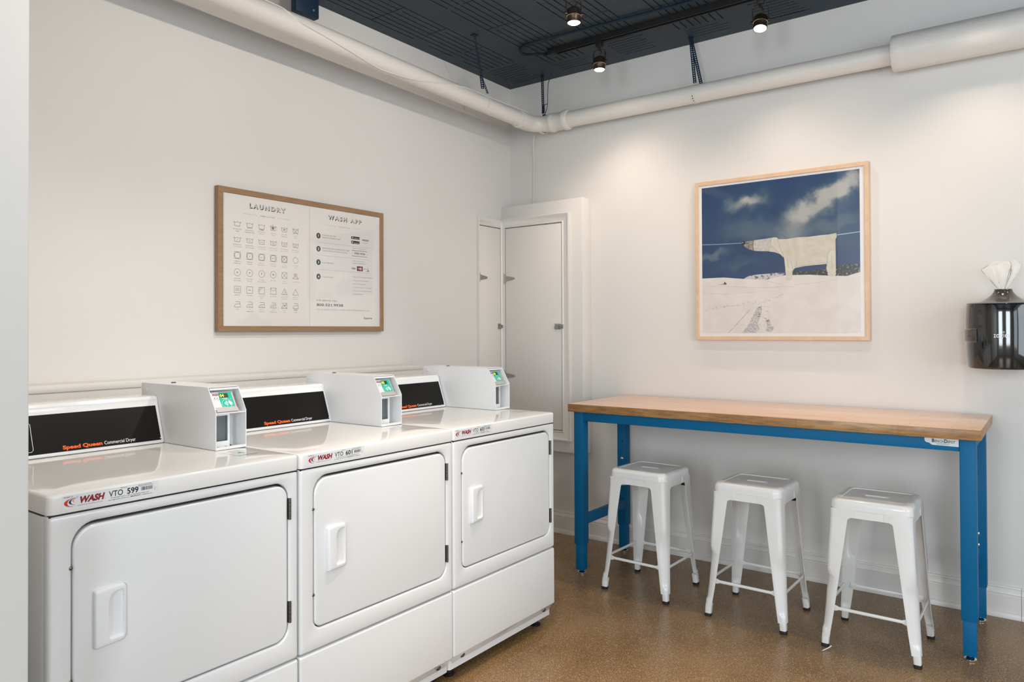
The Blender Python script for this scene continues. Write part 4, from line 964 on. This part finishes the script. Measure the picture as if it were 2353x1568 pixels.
cv.text('B', 2.6, 1.25, 1.0, 1.35, INK, 3, .03); cv.text('ENCH', 3.75, 1.25, 3.0, 1.0, INK, 3, .012); cv.text('D', 6.95, 1.25, 1.05, 1.35, INK, 3, .03); cv.text('EPOT', 8.1, 1.25, 2.6, 1.0, INK, 3, .012); cv.text('TM', 10.75, 2.1, .35, .25, INK, 1)
cv.text('www.benchdepot.com', 4.2, .55, 4.4, .38, INK, 1, .02)
o = cv.done('badge', be); o['label'] = 'white maker badge'

# ================================================================== STOOLS
def build_stool():
    t = thing('bar_stool', '', 'stool', (0, 0, 0), 0, 'white metal stools under the workbench')
    n = 8; hs = .1525
    bm = bmesh.new(); L_ = []
    def sq_(h_, r, z): return xy(rr(-h_, h_, -h_, h_, r, n), z)
    slot_b = xy(rr(-.046, .046, -.011, .011, .0105, n), .592); slot_t = xy(rr(-.046, .046, -.011, .011, .0105, n), .6030); slot_r = xy(rr(-.049, .049, -.014, .014, .0135, n), .6058)
    L_ += [slot_b, slot_t, slot_r, sq_(.1175, .022, .6060), sq_(.1195, .024, .6068), sq_(.1215, .026, .6094)]
    for k in range(8):
        a = k/7*PI/2; L_.append(sq_(.132+(hs-.132)*math.sin(a), .030+.006*math.sin(a), .590+.020*math.cos(a)))
    L_ += [sq_(hs+.0012, .036, .570), sq_(hs-.0012, .035, .570), sq_(hs-.003, .034, .588), sq_(.12, .022, .598)]
    loft(bm, L_, closed=True, cap0=False, cap1=False); finish('seat', bm, STOOLM, t, 24)
    # apron
    bm = bmesh.new(); loft(bm, [sq_(hs-.0022, .034, .572), sq_(hs-.0005, .034, .538), sq_(hs-.003, .032, .538), sq_(hs-.0047, .032, .572)], closed=True, cap0=False, cap1=False)
    finish('apron', bm, STOOLM, t)
    def oo(z):     # outer corner distance at height z
        if z > .53: return hs+.0004
        k = (.53-z)/.53; return hs+.0004+.030*k+.004*max(0, (.16-z)/.16)**1.5
    def ww(z):
        if z >= .538: return .100
        if z >= .526: return .069+.014*((z-.526)/.012)**2.2
        return .033+(.069-.033)*(z-.045)/(.526-.045)
    zs = [.570, .545, .5381, .5379, .536, .533, .530, .526, .44, .37, .318, .312, .302, .29, .24, .17, .13, .10, .088, .080, .074, .06, .045]
    def section(z, sx, sy, th=.0022):
        o_ = oo(z); w_ = ww(z); r = .017
        if .077 < z < .313: r = min(.046, ww(z)-.004) if .085 < z < .300 else .026
        w_ = max(w_, r+.003)
        outer = [(o_-w_, o_)]; m_ = 6
        outer += [(o_-r+r*math.sin(PI/2*i/m_), o_-r+r*math.cos(PI/2*i/m_)) for i in range(m_+1)]; outer += [(o_, o_-w_)]
        ri = r-th
        inner = [(o_-th, o_-w_)]+[(o_-r+ri*math.cos(PI/2*i/m_), o_-r+ri*math.sin(PI/2*i/m_)) for i in range(m_+1)]+[(o_-w_, o_-th)]
        return [Vector((sx*a, sy*b, z)) for a, b in outer+inner]
    for sx in (-1, 1):
        for sy in (-1, 1):
            bm = bmesh.new(); loft(bm, [section(z, sx, sy) for z in zs]); lg = finish('leg', bm, STOOLM, t)
            c0 = oo(.045)-.0155; bm = bmesh.new()
            def ft(h_, z, s=0): return [Vector((sx*(c0+s)+a, sy*(c0+s)+b, z)) for a, b in rr(-h_, h_, -h_, h_, h_*.55, 4)]
            loft(bm, [ft(.0148, .055, -.0015), ft(.0148, .048, -.001), ft(.0143, .03, .0005), ft(.0136, .012, .0015)]); finish('foot_sleeve', bm, STOOLM, lg)
            bm = bmesh.new(); loft(bm, [ft(.0136, .014, .002), ft(.0146, .010, .0022), ft(.0140, 0, .0024)]); finish('rubber_foot', bm, RUBBER, lg)
    zr = .163; o_ = oo(zr)-.004
    for (ax, s) in (('x', -1), ('x', 1), ('y', -1), ('y', 1)):
        bm = bmesh.new(); Lh = o_-.030; secs = []
        for u, hh, tt in ((-Lh-.004, .0115, .0012), (-Lh+.012, .0115, .0012), (-Lh+.024, .0065, .0045), (Lh-.024, .0065, .0045), (Lh-.012, .0115, .0012), (Lh+.004, .0115, .0012)):
            pts = rr(-tt, tt, -hh, hh, min(tt, hh)*.8, 3)
            secs.append([Vector((u, s*(o_-.004)+a, zr+b)) if ax == 'x' else Vector((s*(o_-.004)+a, u, zr+b)) for a, b in pts])
        loft(bm, secs); finish('rung', bm, STOOLM, t)
    bm = bmesh.new(); q = .134
    for s, dz in ((1, 0), (-1, .004)): tube(bm, smooth_path([(-q, -q*s, .522), (-q*.5, -q*s*.5, .528+dz), (0, 0, .531+dz), (q*.5, q*s*.5, .528+dz), (q, q*s, .522)], 3), .0055, 8)
    finish('cross_brace', bm, STOOLM, t)
    for sx in (-1, 1):
        for sy in (-1, 1):
            bm = bmesh.new(); box(bm, sx*.126-.012, sx*.126+.012, sy*.126-.012, sy*.126+.012, .512, .528, .003); finish('rubber_bumper', bm, RUBBER, t)
    return t
stool0 = build_stool()
def copy_tree(o, parent=None):
    c = o.copy(); C.objects.link(c); c.parent = parent
    for ch in list(o.children): copy_tree(ch, c)
    return c
for i, (x, y, rz, lb) in enumerate([(1.316, -.585, -2, 'white metal backless stool nearest the corner, under the left end of the workbench'),
                                   (1.870, -.612, -1.2, 'white metal backless stool standing between the other two under the workbench'),
                                   (2.381, -.637, -.6, 'white metal backless stool nearest the camera, under the right end of the workbench')]):
    s = stool0 if i == 0 else copy_tree(stool0)
    s.location = (x, y, 0); s.rotation_euler = (0, 0, R(rz)); s['label'] = lb

# ================================================================== WIPES DISPENSER
dp = thing('wipes_dispenser', 'glossy black wall mounted wipes dispenser at the right edge', 'dispenser', (2.805, -.142, 1.133))
def dl(a, z, front=.155):
    """D-shaped plan: flat against the wall, elliptical in front"""
    pts = []
    for i in range(40):
        t_ = 2*PI*i/40; cx_, sy_ = math.cos(t_), math.sin(t_)
        e = .86; px_ = a*math.copysign(abs(cx_)**e, cx_); py_ = (front if sy_ < 0 else .139)*math.copysign(abs(sy_)**e, sy_)
        pts.append(Vector((px_, py_, z)))
    return pts
bm = bmesh.new()
loft(bm, [dl(.128, 0, .140), dl(.134, .003, .146), dl(.137, .012, .149), dl(.141, .07, .153), dl(.1445, .16, .156), dl(.1445, .22, .156), dl(.1425, .275, .154), dl(.140, .283, .152), dl(.134, .286, .147)])
body_o = finish('dispenser_body', bm, GLOSSBLK, dp)
bm = bmesh.new(); prf = [(.112, .2855), (.100, .290), (.082, .297), (.062, .309), (.047, .322), (.037, .336), (.034, .344), (.034, .348), (.030, .3485), (.028, .344), (.028, .325), (.0, .325)]
lathe(bm, prf, (0, -.012, 0), 36); finish('dome_lid', bm, DOME, dp)
bm = bmesh.new(); loft(bm, [dl(.1385, .2835, .151), dl(.1395, .2865, .152), dl(.136, .2885, .149), dl(.112, .2875, .120)], cap0=False, cap1=False); finish('rim', bm, mat('rim_grey', (.25, .24, .22), .2), dp)
bm = bmesh.new()
def latch_loop(z, o_):
    q = [p for p in dl(.1445, z, .156) if p.x < -.088 and p.y < .06]; q.sort(key=lambda p: p.y)
    return [Vector((p.x*(1+o_/.1445), p.y*(1+o_/.156), z)) for p in q]+[Vector((p.x*.97, p.y*.97, z)) for p in reversed(q)]
loft(bm, [latch_loop(.116, .0004), latch_loop(.119, .0035), latch_loop(.126, .0055), latch_loop(.166, .0055), latch_loop(.173, .0035), latch_loop(.176, .0004)])
finish('side_latch', bm, mat('latch_smoke', (.03, .02, .017), .15, coat=1), dp)
def cylmap(u, v, l):
    x = u; e = .86; k = max(0, 1-(abs(x)/.1445)**(2/e)); y = -(.156+.0006)*k**(e/2)
    return Vector((x, y-l, v))
cv = Canvas(cylmap, .01, .0002)
for ch, u, wd in (('z', -2.9, .78), ('o', -1.98, 1.12), ('g', -.72, 1.10), ('i', .55, .28), ('c', 1.02, .95), ('s', 2.12, .78)):
    if ch == 'i': cv.rect(u+.03, 13.8, u+.21, 15.3, WHITEI); cv.arc(u+.12, 16.05, .27, .33, .13, WHITEI, n=14)
    else: cv.text(ch, u, 13.8, wd, 2.05, WHITEI, 3, .012)
cv.done('logo_print', body_o)
def bag_mat():
    m = bpy.data.materials.new('clear_plastic_bag'); m.use_nodes = True; nt = m.node_tree; N = nt.nodes.new; L = nt.links.new; out = nt.nodes['Material Output']
    t = N('ShaderNodeBsdfTransparent'); t.inputs[0].default_value = (.97, .97, .96, 1); g = N('ShaderNodeBsdfGlossy'); g.inputs['Roughness'].default_value = .12
    d = N('ShaderNodeBsdfTranslucent'); d.inputs[0].default_value = (.9, .88, .86, 1); d2 = N('ShaderNodeBsdfDiffuse'); d2.inputs[0].default_value = (.9, .88, .86, 1)
    f = N('ShaderNodeLayerWeight'); f.inputs[0].default_value = .25
    tc = N('ShaderNodeTexCoord'); n = N('ShaderNodeTexNoise'); n.inputs['Scale'].default_value = 22; L(tc.outputs['Object'], n.inputs['Vector'])
    bp = N('ShaderNodeBump'); bp.inputs['Strength'].default_value = .4; bp.inputs['Distance'].default_value = .01; L(n.outputs[0], bp.inputs['Height']); L(bp.outputs[0], g.inputs['Normal']); L(bp.outputs[0], f.inputs['Normal'])
    ad = N('ShaderNodeAddShader'); L(d.outputs[0], ad.inputs[0]); L(d2.outputs[0], ad.inputs[1])
    m1 = N('ShaderNodeMixShader'); m1.inputs[0].default_value = .15; L(t.outputs[0], m1.inputs[1]); L(ad.outputs[0], m1.inputs[2])
    m2 = N('ShaderNodeMixShader'); L(f.outputs[0], m2.inputs[0]); L(m1.outputs[0], m2.inputs[1]); L(g.outputs[0], m2.inputs[2]); L(m2.outputs[0], out.inputs[0])
    return m
bm = bmesh.new(); loops = []; bx_, by_ = 2.803, -.154
top = [(1.462, .010, .010), (1.475, .012, .010), (1.486, .020, .009), (1.50, .030, .012), (1.525, .047, .018), (1.55, .062, .022), (1.572, .073, .024), (1.588, .074, .022), (1.600, .060, .016)]
for k, (z, a, b) in enumerate(top):
    lp = []
    for i in range(64):
        t_ = 2*PI*i/64; fold = 1+.30*math.sin(t_*5+1)*min(1, k/3)+.22*math.sin(t_*11+k*.2)*min(1, k/3)
        x = a*math.cos(t_)*(1+.05*math.sin(3*t_)); y = b*math.sin(t_)*fold
        zz = z+(.012*math.cos(t_*1-.6)+.006*math.sin(t_*4))*max(0, (k-5)/3)-(.014*abs(math.cos(t_))**4)*max(0, (k-6)/2)
        lp.append(Vector((bx_+x+(z-1.46)*-.05, by_+y, zz)))
    loops.append(lp)
loft(bm, loops, cap0=False, cap1=False)
bag = finish('plastic_bag', bm, bag_mat()); sm = bag.modifiers.new('subdivision', 'SUBSURF'); sm.levels = sm.render_levels = 1
tag(bag, 'clear plastic bag end sticking out of the top of the black dispenser', 'plastic bag')
# scrap on the floor by the middle of the bench
bm = bmesh.new(); tube(bm, smooth_path([(2.215, -.868, .003), (2.222, -.850, .004), (2.232, -.845, .010), (2.240, -.832, .016)], 4), .0022, 5)
tag(finish('zip_tie', bm, PLASTIC), 'tiny white plastic scrap on the floor at the right stool foot', 'scrap')
